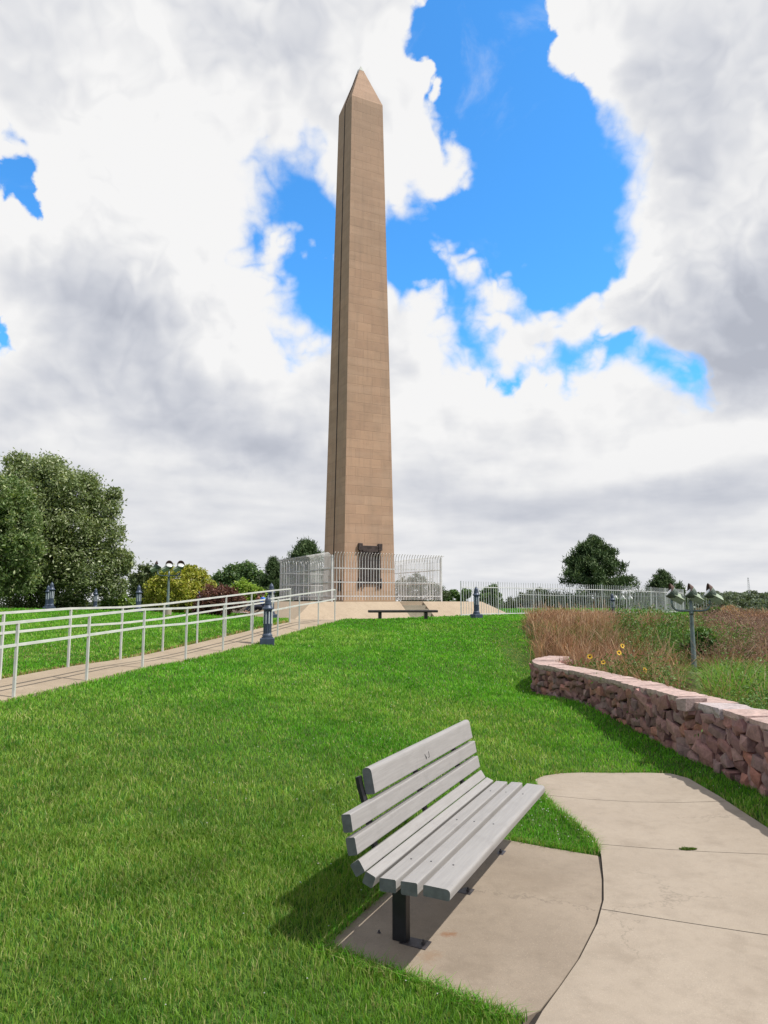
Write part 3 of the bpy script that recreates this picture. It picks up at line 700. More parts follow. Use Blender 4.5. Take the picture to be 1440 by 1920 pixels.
picket_fence('low straight picket fence curving along the top of the dry grass bank', [(3.25, 30.2), (6.6, 33.4), (9.6, 35.6), (12.6, 38), (15.2, 40.5), (17.1, 43), (19.6, 46.8)], 1.52, .178)
picket_fence('far side of the grey picket fence, seen behind the nearer curved fence', [(10.2, 55), (13.5, 57), (17, 57), (20.5, 54), (22.5, 49.5)], 1.4, .25)

# ------------------------------------------------------------------ handrails along the path
def handrail(label, pts, h=1.0):
    base = pts[0]; f = thing('handrail', label, 'handrail', tuple(base)); g = lambda p, z: (p[0] - base[0], p[1] - base[1], p[2] - base[2] + z)
    for p in pts:
        mb = MB(); x, y, z = g(p, 0); mb.box(x - .018, y - .018, z - .1, x + .018, y + .018, z + h - .018); mb.build('post', M['galv'], f, bevel=.003)
    for z in (h, h * .70):
        mb = MB()
        for a, b_ in zip(pts[:-1], pts[1:]): mb.bar(g(a, z), g(b_, z), .036 if z == h else .028, .036)
        mb.build('rail', M['galv'], f)
    return f
e0 = lambda L: [tuple(2 * np.array(L[0]) - np.array(L[1]))] + L
handrail('near galvanised handrail along the right edge of the sloping path', e0(NP))
handrail('far galvanised handrail along the left edge of the sloping path', e0(FP))

# ------------------------------------------------------------------ bollards
def make_bollard(label, group):
    o = thing('bollard_light', label, 'bollard light', group=group)
    mb = MB(); mb.box(-.172, -.172, -.1, .172, .172, .17); mb.build('plinth', M['bollard'], o, bevel=.012)
    mb = MB(); mb.lathe([(.14, .17), (.14, .20), (.115, .215), (.125, .235), (.115, .26), (.10, .275), (.100, .30), (.098, .84), (.115, .85), (.115, .875)], 32, flute=(.30, .84, .86)); mb.build('fluted_column', M['bollard'], o)
    mb = MB(); mb.lathe([(.142, .872), (.142, .892), (.122, .905), (.100, .94), (.084, .975), (.078, .985), (.092, .99), (.092, 1.012), (.076, 1.02), (.075, 1.07), (.066, 1.11), (.048, 1.145), (.026, 1.165), (.024, 1.18), (.012, 1.20)], 32); mb.build('cap', M['bollard'], o)
    gl = MB()
    for k in range(8):
        a = 2 * math.pi * (k + .5) / 8; r_ = .099
        gl.bar((r_ * math.cos(a), r_ * math.sin(a), .52), (r_ * math.cos(a), r_ * math.sin(a), .81), .022, .012, (math.cos(a), math.sin(a), 0))
    gl.build('light_slot', M['glass_pale'], o); return o
BG = 'blue grey bollard lights around the monument'
b0 = make_bollard('blue-grey fluted bollard light at the right edge of the path, nearest and largest', BG)
def gp(u, v):
    ys = np.linspace(4, 45, 1640); d = ray(u, v); zz_ = EYE + d[2] / d[1] * ys; g_ = H(d[0] / d[1] * ys, ys); i_ = np.argmax(g_ >= zz_); return ys[i_]
YB = gp(505, 1210); BS = 91 / FPX * YB / 1.20
bl = [(505, YB, None), (511, 1.36, 'bollard light behind the nearest one, standing by the far end of the handrails'),
      (265, 1.70, 'bollard light left of the floodlight pole, in front of the yellow-green tree'),
      (103, 1.70, 'bollard light at the foot of the big silvery tree, front one of a close pair'),
      (96.5, 1.95, 'bollard light half hidden behind another one under the big silvery tree'),
      (185, 2.15, 'small distant bollard light alone on the lawn under the big tree'),
      (377, 2.10, 'distant bollard light in front of the dark red shrub'),
      (891, 1.53, 'dark bollard light at the left end of the low picket fence'),
      (1143, 2.0, 'distant bollard light standing behind the low picket fence by the large pine')]
for i, (u, y, lab) in enumerate(bl):
    o = b0 if i == 0 else copy_tree(b0); y = y * (YB if i else 1); o.scale = (BS, BS, BS)
    x = (u - 720) / FPX * y * .992 * 1.012; o.location = (x, y, Hs(x, y))
    if lab: o['label'] = lab
    o.rotation_euler.z = R((i * 37) % 20 + 8)

# ------------------------------------------------------------------ floodlight poles
def make_flood(label, x, y, s, aim, arm=.40):
    g = Hs(x, y); o = thing('floodlight_pole', label, 'floodlight pole', (x, y, g)); o.scale = (1, 1, 1)
    mb = MB(); mb.lathe([(.14, -.1), (.14, .30)], 16); mb.box(-.10, -.10, .30, .10, .10, .318); mb.build('concrete_footing', M['steps'], o)
    mb = MB(); mb.tube([(0, 0, .318), (0, 0, .45), (0, 0, 1.45 * s), (0, 0, 1.62 * s)], [.062, .055, .036, .028], 14); mb.lathe([(.045, 1.36 * s), (.045, 1.42 * s)], 12); mb.build('pole', M['pole'], o, smooth=True)
    mb = MB(); pts = [(-arm, 0, 1.70 * s), (-arm, 0, 1.58 * s), (-arm * .95, 0, 1.50 * s), (-arm * .8, 0, 1.45 * s), (-arm * .6, 0, 1.435 * s), (arm * .6, 0, 1.435 * s), (arm * .8, 0, 1.45 * s), (arm * .95, 0, 1.50 * s), (arm, 0, 1.58 * s), (arm, 0, 1.70 * s)]
    mb.tube(pts, .022, 10); mb.tube([(0, 0, 1.60 * s), (0, 0, 1.70 * s)], .022, 8); mb.build('arm', M['pole'], o, smooth=True)
    for dx_ in (-arm, 0, arm):
        hd = MB(); c0 = (dx_, 0, 1.78 * s)
        e = bpy.data.objects.new('lamp_head', None)
        # head built pointing along +z then tipped towards the obelisk
        hd.lathe([(.05, -.13), (.085, -.11), (.115, -.05), (.125, .0), (.132, .01), (.132, .035)], 20)
        ho = hd.build('lamp_head', M['green_paint'], o)
        vs = MB(); n = 14
        for k in range(n):
            a0 = math.pi * (k / n); a1 = math.pi * ((k + 1) / n)
            p = [(.134 * math.cos(a0), .134 * math.sin(a0)), (.134 * math.cos(a1), .134 * math.sin(a1))]
            h0, h1 = .035 + .11 * math.sin(a0), .035 + .11 * math.sin(a1)
            q = [(x_ * 1.04, y_ * 1.04) for x_, y_ in p]
            vs.add([(*p[0], .03), (*p[1], .03), (*p[1], h1), (*p[0], h0), (*q[0], .03), (*q[1], .03), (*q[1], h1), (*q[0], h0)], [(0, 1, 2, 3), (7, 6, 5, 4), (3, 2, 6, 7), (0, 4, 5, 1)])
        vo = vs.build('visor', M['rust'], ho)
        ls = MB(); ls.lathe([(.118, .036), (.10, .046), (.05, .054), (.01, .056)], 18); lo = ls.build('lens', M['lens'], ho, smooth=True)
        bk = MB(); bk.box(-.13, -.085, -.065, .13, .085, .06); bk.box(-.14, -.095, .06, .14, .095, .075); bko = bk.build('ballast_housing', M['pale_green'], ho, bevel=.006)
        d = Vector(aim(dx_)).normalized(); rot = d.to_track_quat('Z', 'X').to_matrix()
        # keep the visor (+y local) on the upper side
        up = Vector((0, 0, 1)); yv = (up - d * up.dot(d)).normalized(); xv = yv.cross(d); mtx = Matrix((xv, yv, d)).transposed().to_4x4()
        ho.matrix_local = Matrix.Translation(c0) @ mtx
        sg = 1 if d.x < 0 else -1; nn_ = Vector((.42 * sg, -.50, .75)).normalized(); la = Vector((.85 * sg, .1, -.5)); la = (la - nn_ * la.dot(nn_)).normalized()
        bko.matrix_parent_inverse = Matrix.Identity(4)
        bko.matrix_basis = (Matrix.Translation(c0) @ mtx).inverted() @ (Matrix.Translation(Vector(c0) + la * .13 - Vector((0, 0, .05))) @ Matrix((la, nn_.cross(la), nn_)).transposed().to_4x4())
    return o
fx, fy = 6.43, 15.0
make_flood('green-grey pole with three hooded floodlights rising from weeds behind the stone wall', fx, fy, 1.0 * (1.95 / 1.78), lambda dx_: (-0.72, .12, .62))
x = (318 - 720) / FPX * 25.8; make_flood('dark pole with three floodlights on the left lawn before the yellow-green tree', x, 25.8, 1.02, lambda dx_: (0.5 if dx_ < 0 else 0.25, -.55 if dx_ > -.1 else .1, .75), .42)

# ------------------------------------------------------------------ backless bench near the steps
x0b = at(690, 1144, 24.6); x1b = at(820, 1144, 24.9)
bx, by = (x0b[0] + x1b[0]) / 2, 24.75
bb = thing('backless_bench', 'dark backless bench on the lawn crest in front of the steps', 'bench', (bx, by, 0), math.atan2(.3, 2.4))
zt = 1.555
mb = MB(); mb.box(-1.2, -.2, zt - .085, 1.2, .2, zt); mb.build('seat', M['dark_bench'], bb, bevel=.02)
for q in (-.80, .80):
    mb = MB(); mb.box(q - .05, -.12, Hs(bx, by) - .12, q + .05, .12, zt - .085); mb.build('leg', M['dark_bench'], bb, bevel=.008)

# ------------------------------------------------------------------ stone wall
def rock(rng, c, ax, ex):
    """irregular angular block: convex hull of jittered box points; ax = 3 axes"""
    pts = []
    for sx in (-1, 1):
        for sy in (-1, 1):
            for sz in (-1, 1):
                pts.append([sx * rng.uniform(.62, 1.0), sy * rng.uniform(.6, 1.0), sz * rng.uniform(.6, 1.0)])
    for k in range(3): pts.append([rng.uniform(-.7, .7), -rng.uniform(.95, 1.25), rng.uniform(-.7, .7)])
    bm = bmesh.new(); vs = [bm.verts.new(Vector(c) + ax[0] * (p[0] * ex[0]) + ax[1] * (p[1] * ex[1]) + ax[2] * (p[2] * ex[2])) for p in pts]
    r = bmesh.ops.convex_hull(bm, input=vs)
    bmesh.ops.delete(bm, geom=[g for g in r['geom_interior'] if isinstance(g, bmesh.types.BMVert)], context='VERTS')
    bm.verts.index_update(); V = [tuple(v.co) for v in bm.verts]; Fc = [tuple(v.index for v in f.verts) for f in bm.faces]; bm.free()
    return V, Fc
sw = thing('stone_wall', 'low curved wall of rough pink quartzite blocks with flat coping beside the walk', 'wall', (3.6, 9, 0))
WB = np.array([3.6, 9.0]); WC = np.array(WALLC); ds = np.concatenate([[0], np.cumsum(np.linalg.norm(np.diff(WC, axis=0), axis=1))]); WL = ds[-1]
def wp(s):
    e = .05; p = np.array([np.interp(s, ds, WC[:, 0]), np.interp(s, ds, WC[:, 1])]); q0 = np.array([np.interp(max(s - e, 0), ds, WC[:, 0]), np.interp(max(s - e, 0), ds, WC[:, 1])]); q1 = np.array([np.interp(min(s + e, WL), ds, WC[:, 0]), np.interp(min(s + e, WL), ds, WC[:, 1])])
    t_ = (q1 - q0) / np.linalg.norm(q1 - q0); return p, t_, np.array([-t_[1], t_[0]])     # nrm points to the lawn side (left of travel = -x)
def wtop(s): return .80 - .115 * np.clip(s / WL, 0, 1)
rng = np.random.default_rng(5); V = []; Fm = []; Cc = []
def add_rock(c, ax, ex, col):
    v, f = rock(rng, c, ax, ex); k = len(V); V.extend(v); Fm.extend([tuple(k + i for i in q) for q in f]); Cc.extend([col] * len(v))
pal = [(.20, .130, .115), (.24, .160, .140), (.17, .115, .105), (.27, .19, .17), (.20, .165, .155), (.29, .17, .13), (.15, .11, .105), (.23, .18, .165)]
for side in (1, -1):
    s = 0
    z_rows = 5
    for row in range(z_rows):
        s = rng.uniform(0, .1)
        while s < WL:
            wdt = rng.uniform(.11, .34) if side == 1 else rng.uniform(.2, .34); p, t_, nn = wp(min(s + wdt / 2, WL)); base = Hs(*(p + nn * .2 * side)); top = wtop(s) - .085
            hh = (top - base + .06) / z_rows; zc_ = base - .05 + hh * (row + .5) + rng.uniform(-.02, .02)
            dep = rng.uniform(.055, .10); c0 = p + nn * side * (.15 + rng.uniform(-.025, .03))
            tilt = rng.uniform(-.45, .45); t3 = Vector((t_[0], t_[1], 0)); n3 = Vector((nn[0], nn[1], 0)) * -side; u3 = Vector((0, 0, 1))
            rt = Matrix.Rotation(tilt, 3, n3); rt2 = Matrix.Rotation(rng.uniform(-.3, .3), 3, u3)
            ax = [rt2 @ (rt @ t3), rt2 @ n3, rt @ u3]
            cc = np.array(pal[rng.integers(len(pal))]) * np.array((1.28, 1.00, 1.02)) * rng.uniform(.85, 1.22)
            add_rock((c0[0] - WB[0], c0[1] - WB[1], zc_), ax, (wdt * .60, dep, hh * rng.uniform(.50, .80)), tuple(cc))
            s += wdt * rng.uniform(.80, .98)
for k in range(22):                                   # far end
    p, t_, nn = wp(WL); cpos = p + nn * rng.uniform(-.15, .15) + t_ * rng.uniform(-.1, .0); base = Hs(*cpos)
    add_rock((cpos[0] - WB[0], cpos[1] - WB[1], base + rng.uniform(0, wtop(WL) - base - .1)), [Vector((nn[0], nn[1], 0)), Vector((t_[0], t_[1], 0)) * -1, Vector((0, 0, 1))], (rng.uniform(.07, .12), .1, rng.uniform(.06, .09)), tuple(np.array(pal[rng.integers(len(pal))])))
me = bpy.data.meshes.new('masonry'); me.from_pydata(V, [], Fm); a_ = me.color_attributes.new('Col', 'FLOAT_COLOR', 'POINT')
a_.data.foreach_set('color', np.column_stack([np.array(Cc), np.ones(len(Cc))]).astype(np.float32).ravel()); link('masonry', me, M['rock'], sw)
# mortar core
mb = MB(); ss = np.arange(0, WL + .01, .25)
for s, s2 in zip(ss[:-1], ss[1:]):
    (p, t_, nn), (p2, t2, n2_) = wp(s), wp(s2); ga, gb = Hs(*p), Hs(*p2)
    q = [(p - nn * .14), (p + nn * .14), (p2 + n2_ * .14), (p2 - n2_ * .14)]; ta, tb = wtop(s) - .1, wtop(s2) - .1
    mb.add([(a[0] - WB[0], a[1] - WB[1], z) for a, z in zip(q, (-.2, -.2, -.2, -.2))] + [(a[0] - WB[0], a[1] - WB[1], z) for a, z in zip(q, (ta, ta, tb, tb))],
           [(0, 1, 5, 4), (2, 3, 7, 6), (1, 2, 6, 5), (3, 0, 4, 7), (4, 5, 6, 7)])
mb.build('mortar_core', simple('mortar', (.085, .06, .052), .95, 0, .4, 15, .5), sw)
# coping stones
s = 0; first = True
while s < WL - .05:
    wdt = min(rng.uniform(.30, .62), WL - s); n = max(2, int(wdt / .07)); L_, R_ = [], []
    bevl = rng.uniform(-.006, .006); tilt = rng.uniform(-.008, .008); jag = rng.uniform(-.02, .02)
    for k in range(n + 1):
        sk = s + .003 + (wdt - .006) * k / n; p, t_, nn = wp(min(sk, WL)); w1 = .215 + jag + rng.uniform(-.014, .014); w2 = .215 + rng.uniform(-.02, .02)
        L_.append((p + nn * w1 - WB, wtop(sk) + tilt + bevl)); R_.append((p - nn * w2 - WB, wtop(sk) - tilt + bevl))
    mb = MB(); th = .098 + rng.uniform(-.012, .014); vs = []
    for (l, zl), (r_, zr) in zip(L_, R_):
        j = lambda: rng.uniform(-.008, .008); m_ = (l + r_) / 2; ou = (l - r_) / np.linalg.norm(l - r_)
        vs += [(*(l + ou * (-.012 + j())), zl - th + j()), (*(l + ou * (.010 + j())), zl - th * .55 + j()), (*(l + ou * (.012 + j())), zl + j() * .4), (*m_, (zl + zr) / 2 + .004 + j() * .5), (*r_, zr + j() * .4), (*(r_ - ou * (.012 + j())), zr - th * .5), (*r_, zr - th)]
    fs = [(7 * k + i, 7 * k + (i + 1) % 7, 7 * (k + 1) + (i + 1) % 7, 7 * (k + 1) + i) for k in range(n) for i in range(7)] + [tuple(range(7))[::-1], tuple(7 * n + i for i in range(7))]
    mb.add(vs, fs); o = mb.build('coping_stone', M['rock'], sw)
    base_c = np.array((.43, .315, .285)) * rng.uniform(.86, 1.1); cl = np.tile(np.append(base_c, 1), (len(o.data.vertices), 1))
    if 5.95 < s < 6.5: cl = np.tile(np.array((.43, .37, .37, 1)), (len(o.data.vertices), 1))
    a_ = o.data.color_attributes.new('Col', 'FLOAT_COLOR', 'POINT'); a_.data.foreach_set('color', cl.astype(np.float32).ravel())
    s += wdt
# broken stone jutting at the joint
V = []; Fm = []; Cc = []; sj = float(np.interp(8.42, WC[:, 1], ds)); p, t_, nn = wp(sj); c0 = p + nn * .20 - WB
add_rock((c0[0], c0[1], wtop(sj) - .045), [Vector((t_[0], t_[1], 0)), Vector((nn[0], nn[1], 0)) * -1, Vector((0, 0, 1))], (.11, .15, .085), (.36, .27, .25))
me = bpy.data.meshes.new('broken_stone'); me.from_pydata(V, [], Fm); a_ = me.color_attributes.new('Col', 'FLOAT_COLOR', 'POINT')
a_.data.foreach_set('color', np.column_stack([np.array(Cc), np.ones(len(Cc))]).astype(np.float32).ravel()); link('broken_stone', me, M['rock'], sw)

# ------------------------------------------------------------------ grasses
def blades(name, x, y, z, h, wd, col, mt, lean=.35, bend=.5, label=None, azim=None, tipw=.12):
    n = len(x); az = RNG.uniform(0, 2 * np.pi, n) if azim is None else azim; fa = RNG.uniform(0, 2 * np.pi, n)
    l1 = h * lean * RNG.uniform(.1, 1.0, n); dxl, dyl = np.cos(az), np.sin(az); wx, wy = np.cos(fa) * wd / 2, np.sin(fa) * wd / 2
    B = np.stack([x, y, z], -1); mid = B + np.stack([dxl * l1 * .35, dyl * l1 * .35, h * .55], -1)
    tip = B + np.stack([dxl * l1 * (1 + bend), dyl * l1 * (1 + bend), h * (1 - .25 * np.clip(l1 / h, 0, 1))], -1)
    S_ = np.stack([wx, wy, np.zeros(n)], -1)
    V = np.stack([B - S_, B + S_, mid + S_ * .8, mid - S_ * .8, tip + S_ * tipw, tip - S_ * tipw], 1).reshape(-1, 3)
    i = np.arange(n)[:, None] * 6; F = np.concatenate([i + np.array([[0, 1, 2, 3]]), i + np.array([[3, 2, 4, 5]])], 0)
    C = np.repeat(col, 6, 0); return fast_mesh(name, V, F, C, mt)
def fan(n, r0, r1, expo, half):
    """random ground points around the camera foot; density ~ r^-expo"""
    a = RNG.uniform(-half, half, n); u = RNG.uniform(0, 1, n); k = 2 - expo
    r = (r0 ** k + u * (r1 ** k - r0 ** k)) ** (1 / k); return r * np.sin(a), r * np.cos(a), r
ZP = H
def not_concrete(x, y, m=0.0):
    ok = np.ones(len(x), bool)
    for pl in (WALK, PAD, PATH, PLAT): ok &= ~inside(pl, x, y)
    gap = dist_poly(JOINT, x, y, False) < .03
    return ok & ~gap & (dist_poly(WALLC, x, y, False) > .2)
x1, y1, r1 = fan(165000, 2.4, 5.6, 0.0, R(38)); x2, y2, r2 = fan(470000, 5.4, 31, 1.75, R(36))
x = np.concatenate([x1, x2]); y = np.concatenate([y1, y2])
ok = not_concrete(x, y) & ~inside(WILD, x, y) & (x > -26); x = x[ok]; y = y[ok]; r = np.hypot(x, y)
thin = (fbm(x, y, .9, 71) > .60) | (fbm(x, y, 3.1, 75) > .66); kk = ~(thin & (RNG.uniform(0, 1, len(x)) < .28)); x, y, r = x[kk], y[kk], r[kk]
edge = np.minimum(np.minimum(dist_poly(WALK, x, y), dist_poly(PAD, x, y)), dist_poly(PATH, x, y))
n1 = fbm(x, y, 2.2, 1); n2 = fbm(x, y, .35, 5); n3 = fbm(x, y, 7, 9, 3); rn = RNG.uniform(0, 1, len(x))
dry = np.clip((n1 - .40) * 2.0 + np.clip(.15 - x * .12, 0, .45) * np.clip((11 - y) / 3, 0, 1) + np.clip((6 - y) * .06, 0, .2) + (n2 - .5) * .9, 0, 1)
dirt = 1.3 * np.exp(-((x - 3.25) / .32) ** 2 - ((y - 17.6) / 1.6) ** 2) + .45 * np.exp(-((x + 6.5) / 1.3) ** 2 - ((y - 14) / 1.3) ** 2) + .5 * np.exp(-((x - 4.4) / .7) ** 2 - ((y - 21) / 2) ** 2)
green = np.array([.085, .300, .012]); green2 = np.array([.135, .360, .025]); olive = np.array([.200, .275, .055]); straw = np.array([.36, .38, .14]); dark = np.array([.055, .165, .022])
c = green + (green2 - green) * rn[:, None]; c = c + (olive - c) * (dry * .75)[:, None]
k = (RNG.uniform(0, 1, len(x)) < .07 + .16 * dry * (r < 14) + dirt * .7 + .35 * (edge < .06)); c[k] = straw * RNG.uniform(.55, 1.05, (k.sum(), 1))
k = RNG.uniform(0, 1, len(x)) < .22; c[k] = dark * RNG.uniform(.8, 1.3, (k.sum(), 1))
k = (dist_poly(FPx, x, y, False) < .20) & (RNG.uniform(0, 1, len(x)) < .65) & (n2 > .35); c[k] = np.array([.30, .20, .11]) * RNG.uniform(.6, 1.2, (k.sum(), 1))
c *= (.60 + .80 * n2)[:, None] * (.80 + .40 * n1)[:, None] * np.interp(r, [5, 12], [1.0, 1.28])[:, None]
hgt = (.028 + .020 * n1 + .010 * rn) * (1 + .35 * (rn > .95)) * np.where(edge < .12, 1.15, 1.0); hgt *= np.interp(r, [3, 8, 25], [.95, 1.05, 1.5]) * (1 - .6 * np.clip(dirt, 0, 1))
wd = np.interp(r, [2.5, 5, 10, 20, 31], [.0040, .0056, .010, .021, .034]) * RNG.uniform(.7, 1.3, len(x))
lw = blades('lawn_grass', x, y, ZP(x, y) - .004, hgt, wd, c, M['grass'], lean=.60, bend=.35); tag(lw, kind='stuff')
# grass far beyond the rail, around the terrace and to the trees (wide coarse blades)
a = RNG.uniform(-R(38), R(38), 60000); rr = np.sqrt(RNG.uniform(28 ** 2, 62 ** 2, 60000)); x, y = rr * np.sin(a), rr * np.cos(a)
ok = not_concrete(x, y) & ~inside(WILD, x, y); x, y = x[ok], y[ok]
c = green * RNG.uniform(.8, 1.4, (len(x), 1)); k = RNG.uniform(0, 1, len(x)) < .15; c[k] = straw * .6
lf = blades('far_lawn_grass', x, y, ZP(x, y), RNG.uniform(.06, .12, len(x)), RNG.uniform(.05, .09, len(x)), c, M['grass'], lean=.9); tag(lf, kind='stuff')
# longer ragged grass hanging over the edges of the concrete
def along(poly, dens, w0, closed=True):
    P = [np.array(p, float) for p in poly]; xs, ys = [], []
    for i in range(len(P) if closed else len(P) - 1):
        a_, b_ = P[i], P[(i + 1) % len(P)]; L = np.linalg.norm(b_ - a_); n = int(L * dens)
        if n: t_ = RNG.uniform(0, 1, n); d = (b_ - a_) / max(L, 1e-6); nn = np.array([-d[1], d[0]]); o_ = RNG.normal(0, w0, n); xs.append(a_[0] + (b_ - a_)[0] * t_ + nn[0] * o_); ys.append(a_[1] + (b_ - a_)[1] * t_ + nn[1] * o_)
    return np.concatenate(xs), np.concatenate(ys)
xa, ya_ = along([(1.55, 7.55), (1.56, 7.15), (1.598, 6.729), (1.66, 6.35), (1.68, 5.95), (1.635, 5.66)], 700, .03, False)
xb, yb_ = along([bw(2.21, -.2), bw(2.23, .50)], 500, .025, False); xc, yc_ = along([bw(.0, -.58), bw(2.2, -.61)], 650, .03, False)
xd, yd_ = along([bw(.0, -.60), (0.08, 3.86), (0.2, 3.78), (0.45, 3.62), (.60, 3.47)], 1300, .035, False); xe, ye_ = along(WALK_T + [(3.12, 8.0)], 300, .03, False)
x = np.concatenate([xa, xb, xc, xd, xe]); y = np.concatenate([ya_, yb_, yc_, yd_, ye_]); q = inside(WALK, x, y) | inside(PAD, x, y); ed = np.minimum(dist_poly(WALK, x, y), dist_poly(PAD, x, y)); ok = ~(q & (ed > .012)); x, y = x[ok], y[ok]
rn = RNG.uniform(0, 1, len(x)); c = green + (green2 * 1.1 - green) * rn[:, None]; k = RNG.uniform(0, 1, len(x)) < .30; c[k] = straw * RNG.uniform(.5, 1, (k.sum(), 1))
ov = blades('edge_grass', x, y, ZP(x, y) - .004, RNG.uniform(.04, .085, len(x)), RNG.uniform(.003, .0055, len(x)), c, M['grass'], lean=1.1, bend=.6); tag(ov, kind='stuff')
# clover heads: tiny white flecks
n = 500; xa, ya_, _ = fan(n, 3, 20, .6, R(30)); xb = RNG.normal(1.45, .22, 40); yb_ = RNG.normal(6.2, .35, 40); x = np.concatenate([xa, xb]); y = np.concatenate([ya_, yb_]); keep = (fbm(x, y, 2.5, 30, 2) > .52); keep[n:] = True
ok = not_concrete(x, y) & ~inside(WILD, x, y) & keep; x, y = x[ok], y[ok]; r = np.hypot(x, y); z = ZP(x, y) + np.interp(r, [3, 20], [.05, .085]); s_ = np.interp(r, [3, 20], [.0045, .012])
Vv = []; 
for dx_, dy_, dz_ in ((1, 0, 0), (0, 1, 0), (-1, 0, 0), (0, -1, 0), (0, 0, 1)): Vv.append(np.stack([x + dx_ * s_, y + dy_ * s_, z + dz_ * s_], -1))
Vv = np.stack(Vv, 1).reshape(-1, 3); i = np.arange(len(x))[:, None] * 5; Fv = np.concatenate([i + np.array([t_]) for t_ in ([0, 1, 4], [1, 2, 4], [2, 3, 4], [3, 0, 4])], 0)
cl = fast_mesh('clover_flowers', Vv, Fv, np.full((len(Vv), 3), .42), M['grass']); tag(cl, kind='stuff')
# moss tuft on the walk joint
n = 500; a = RNG.uniform(0, 2 * np.pi, n); q = np.sqrt(RNG.uniform(0, 1, n)); x = 2.336 + np.cos(a) * q * .065; y = 5.735 + np.sin(a) * q * .025
ms = blades('moss_tuft', x, y, ZP(x, y) + .008, RNG.uniform(.008, .022, n), np.full(n, .006), np.array([.10, .17, .02]) * RNG.uniform(.6, 1.2, (n, 1)), M['grass'], lean=.8); tag(ms, kind='stuff')

# wild bank: tall grass growing in tufts, dry or green
def tufts(name, nt, per, urange, yrange, test, cols, h0, h1, spr, wf, tipw, mt, lean, azm=(0.3, 1.0), up=1.0):
    u = RNG.uniform(*urange, nt); k_ = 1.1; yy = (yrange[0] ** k_ + RNG.uniform(0, 1, nt) * (yrange[1] ** k_ - yrange[0] ** k_)) ** (1 / k_); xx = (u - 720) / FPX * yy * .992
    ok = inside(WILD, xx, yy) & (dist_poly(WALLC, xx, yy, False) > .28) & (RNG.uniform(0, 1, nt) < test(u, yy, xx)); xx, yy, u = xx[ok], yy[ok], u[ok]; nt = len(xx)
    hs = (h0 + (h1 - h0) * RNG.uniform(0, 1, nt) ** 1.3) * np.interp(yy, [4, 8, 13, 18], [.6, .8, 1, 1.0]) * (.6 + .8 * fbm(xx, yy, 1.8, 61)) * np.where((yy > 20) & (u < 1300), np.interp(yy, [20, 27], [1, .50]), 1); az0 = RNG.normal(azm[0], azm[1], nt)
    ci = RNG.integers(0, len(cols), nt); c0 = np.array(cols)[ci] * RNG.uniform(.70, 1.30, (nt, 1)); i = np.repeat(np.arange(nt), per); n = len(i)
    sp = spr * np.interp(yy, [4, 30], [.8, 1.5]); th_ = RNG.uniform(0, 2 * np.pi, n); q = np.abs(RNG.normal(0, 1, n)) * sp[i]; px_, py_ = xx[i] + np.cos(th_) * q, yy[i] + np.sin(th_) * q
    k = (dist_poly(WALLC, px_, py_, False) > .24) & ~((np.abs(px_ - .4287 * py_) < .019 * py_) & (py_ > 8.2) & (py_ < 15.2)); i, px_, py_, th_ = i[k], px_[k], py_[k], th_[k]; n = len(i)
    az = np.where(RNG.uniform(0, 1, n) < .55, th_, az0[i] + RNG.normal(0, .4, n)); r_ = np.hypot(px_, py_)
    wd = np.interp(r_, [5, 12, 25, 45], [.0045, .0075, .014, .03]) * wf * RNG.uniform(.6, 1.3, n)
    o = blades(name, px_, py_, H(px_, py_) - .02, hs[i] * RNG.uniform(.6, 1.12, n), wd, c0[i] * RNG.uniform(.72, 1.3, (n, 1)), M[mt], lean=lean, bend=.7, azim=az, tipw=tipw); tag(o, kind='stuff'); return o
sig = lambda v: 1 / (1 + np.exp(-v))
def dryness(u, y, x):
    f_ = fbm(x, y, 2.6, 41) - .5
    return sig(f_ * 12 + np.where((y > 14.5) & (u < 1150), 2.3, 0) + np.where((y > 14.5) & (u >= 1150) & (u < 1235), .4, 0) + np.where((u > 1350) & (y > 13), .4, 0) + np.where(y < 12.5, -1.8, 0) + np.where((u >= 1235) & (u <= 1350) & (y > 12), -2.0, 0) + np.where((y > 9.2) & (y < 11.2) & (u > 1190) & (u < 1290), 2.6, 0))
DT = [(.38, .21, .115), (.30, .16, .095), (.46, .28, .155), (.24, .125, .08), (.33, .20, .125)]
GT = [(.085, .165, .035), (.12, .22, .045), (.065, .12, .03), (.17, .24, .07), (.10, .15, .06)]
tufts('dry_grass', 9500, 22, (930, 1560), (5, 46), dryness, DT, .30, .78, .07, 1.0, .5, 'dry', .55)
tufts('wild_grass', 9500, 22, (930, 1560), (4.5, 46), lambda u, y, x: (1 - dryness(u, y, x)) ** 1.0, GT, .22, .62, .08, 1.2, .12, 'grass', .7)
tufts('dry_seed_stems', 1300, 7, (950, 1500), (9, 32), lambda u, y, x: dryness(u, y, x) * .9, [(.50, .36, .24), (.44, .30, .19)], .65, 1.0, .10, .7, .9, 'dry', .35)
tufts('bright_long_grass', 2600, 30, (1290, 1560), (6, 13), lambda u, y, x: sig((fbm(x, y, 1.5, 91) - .45) * 14), [(.15, .30, .04), (.20, .36, .06)], .35, .70, .08, 1.1, .12, 'grass', .75)
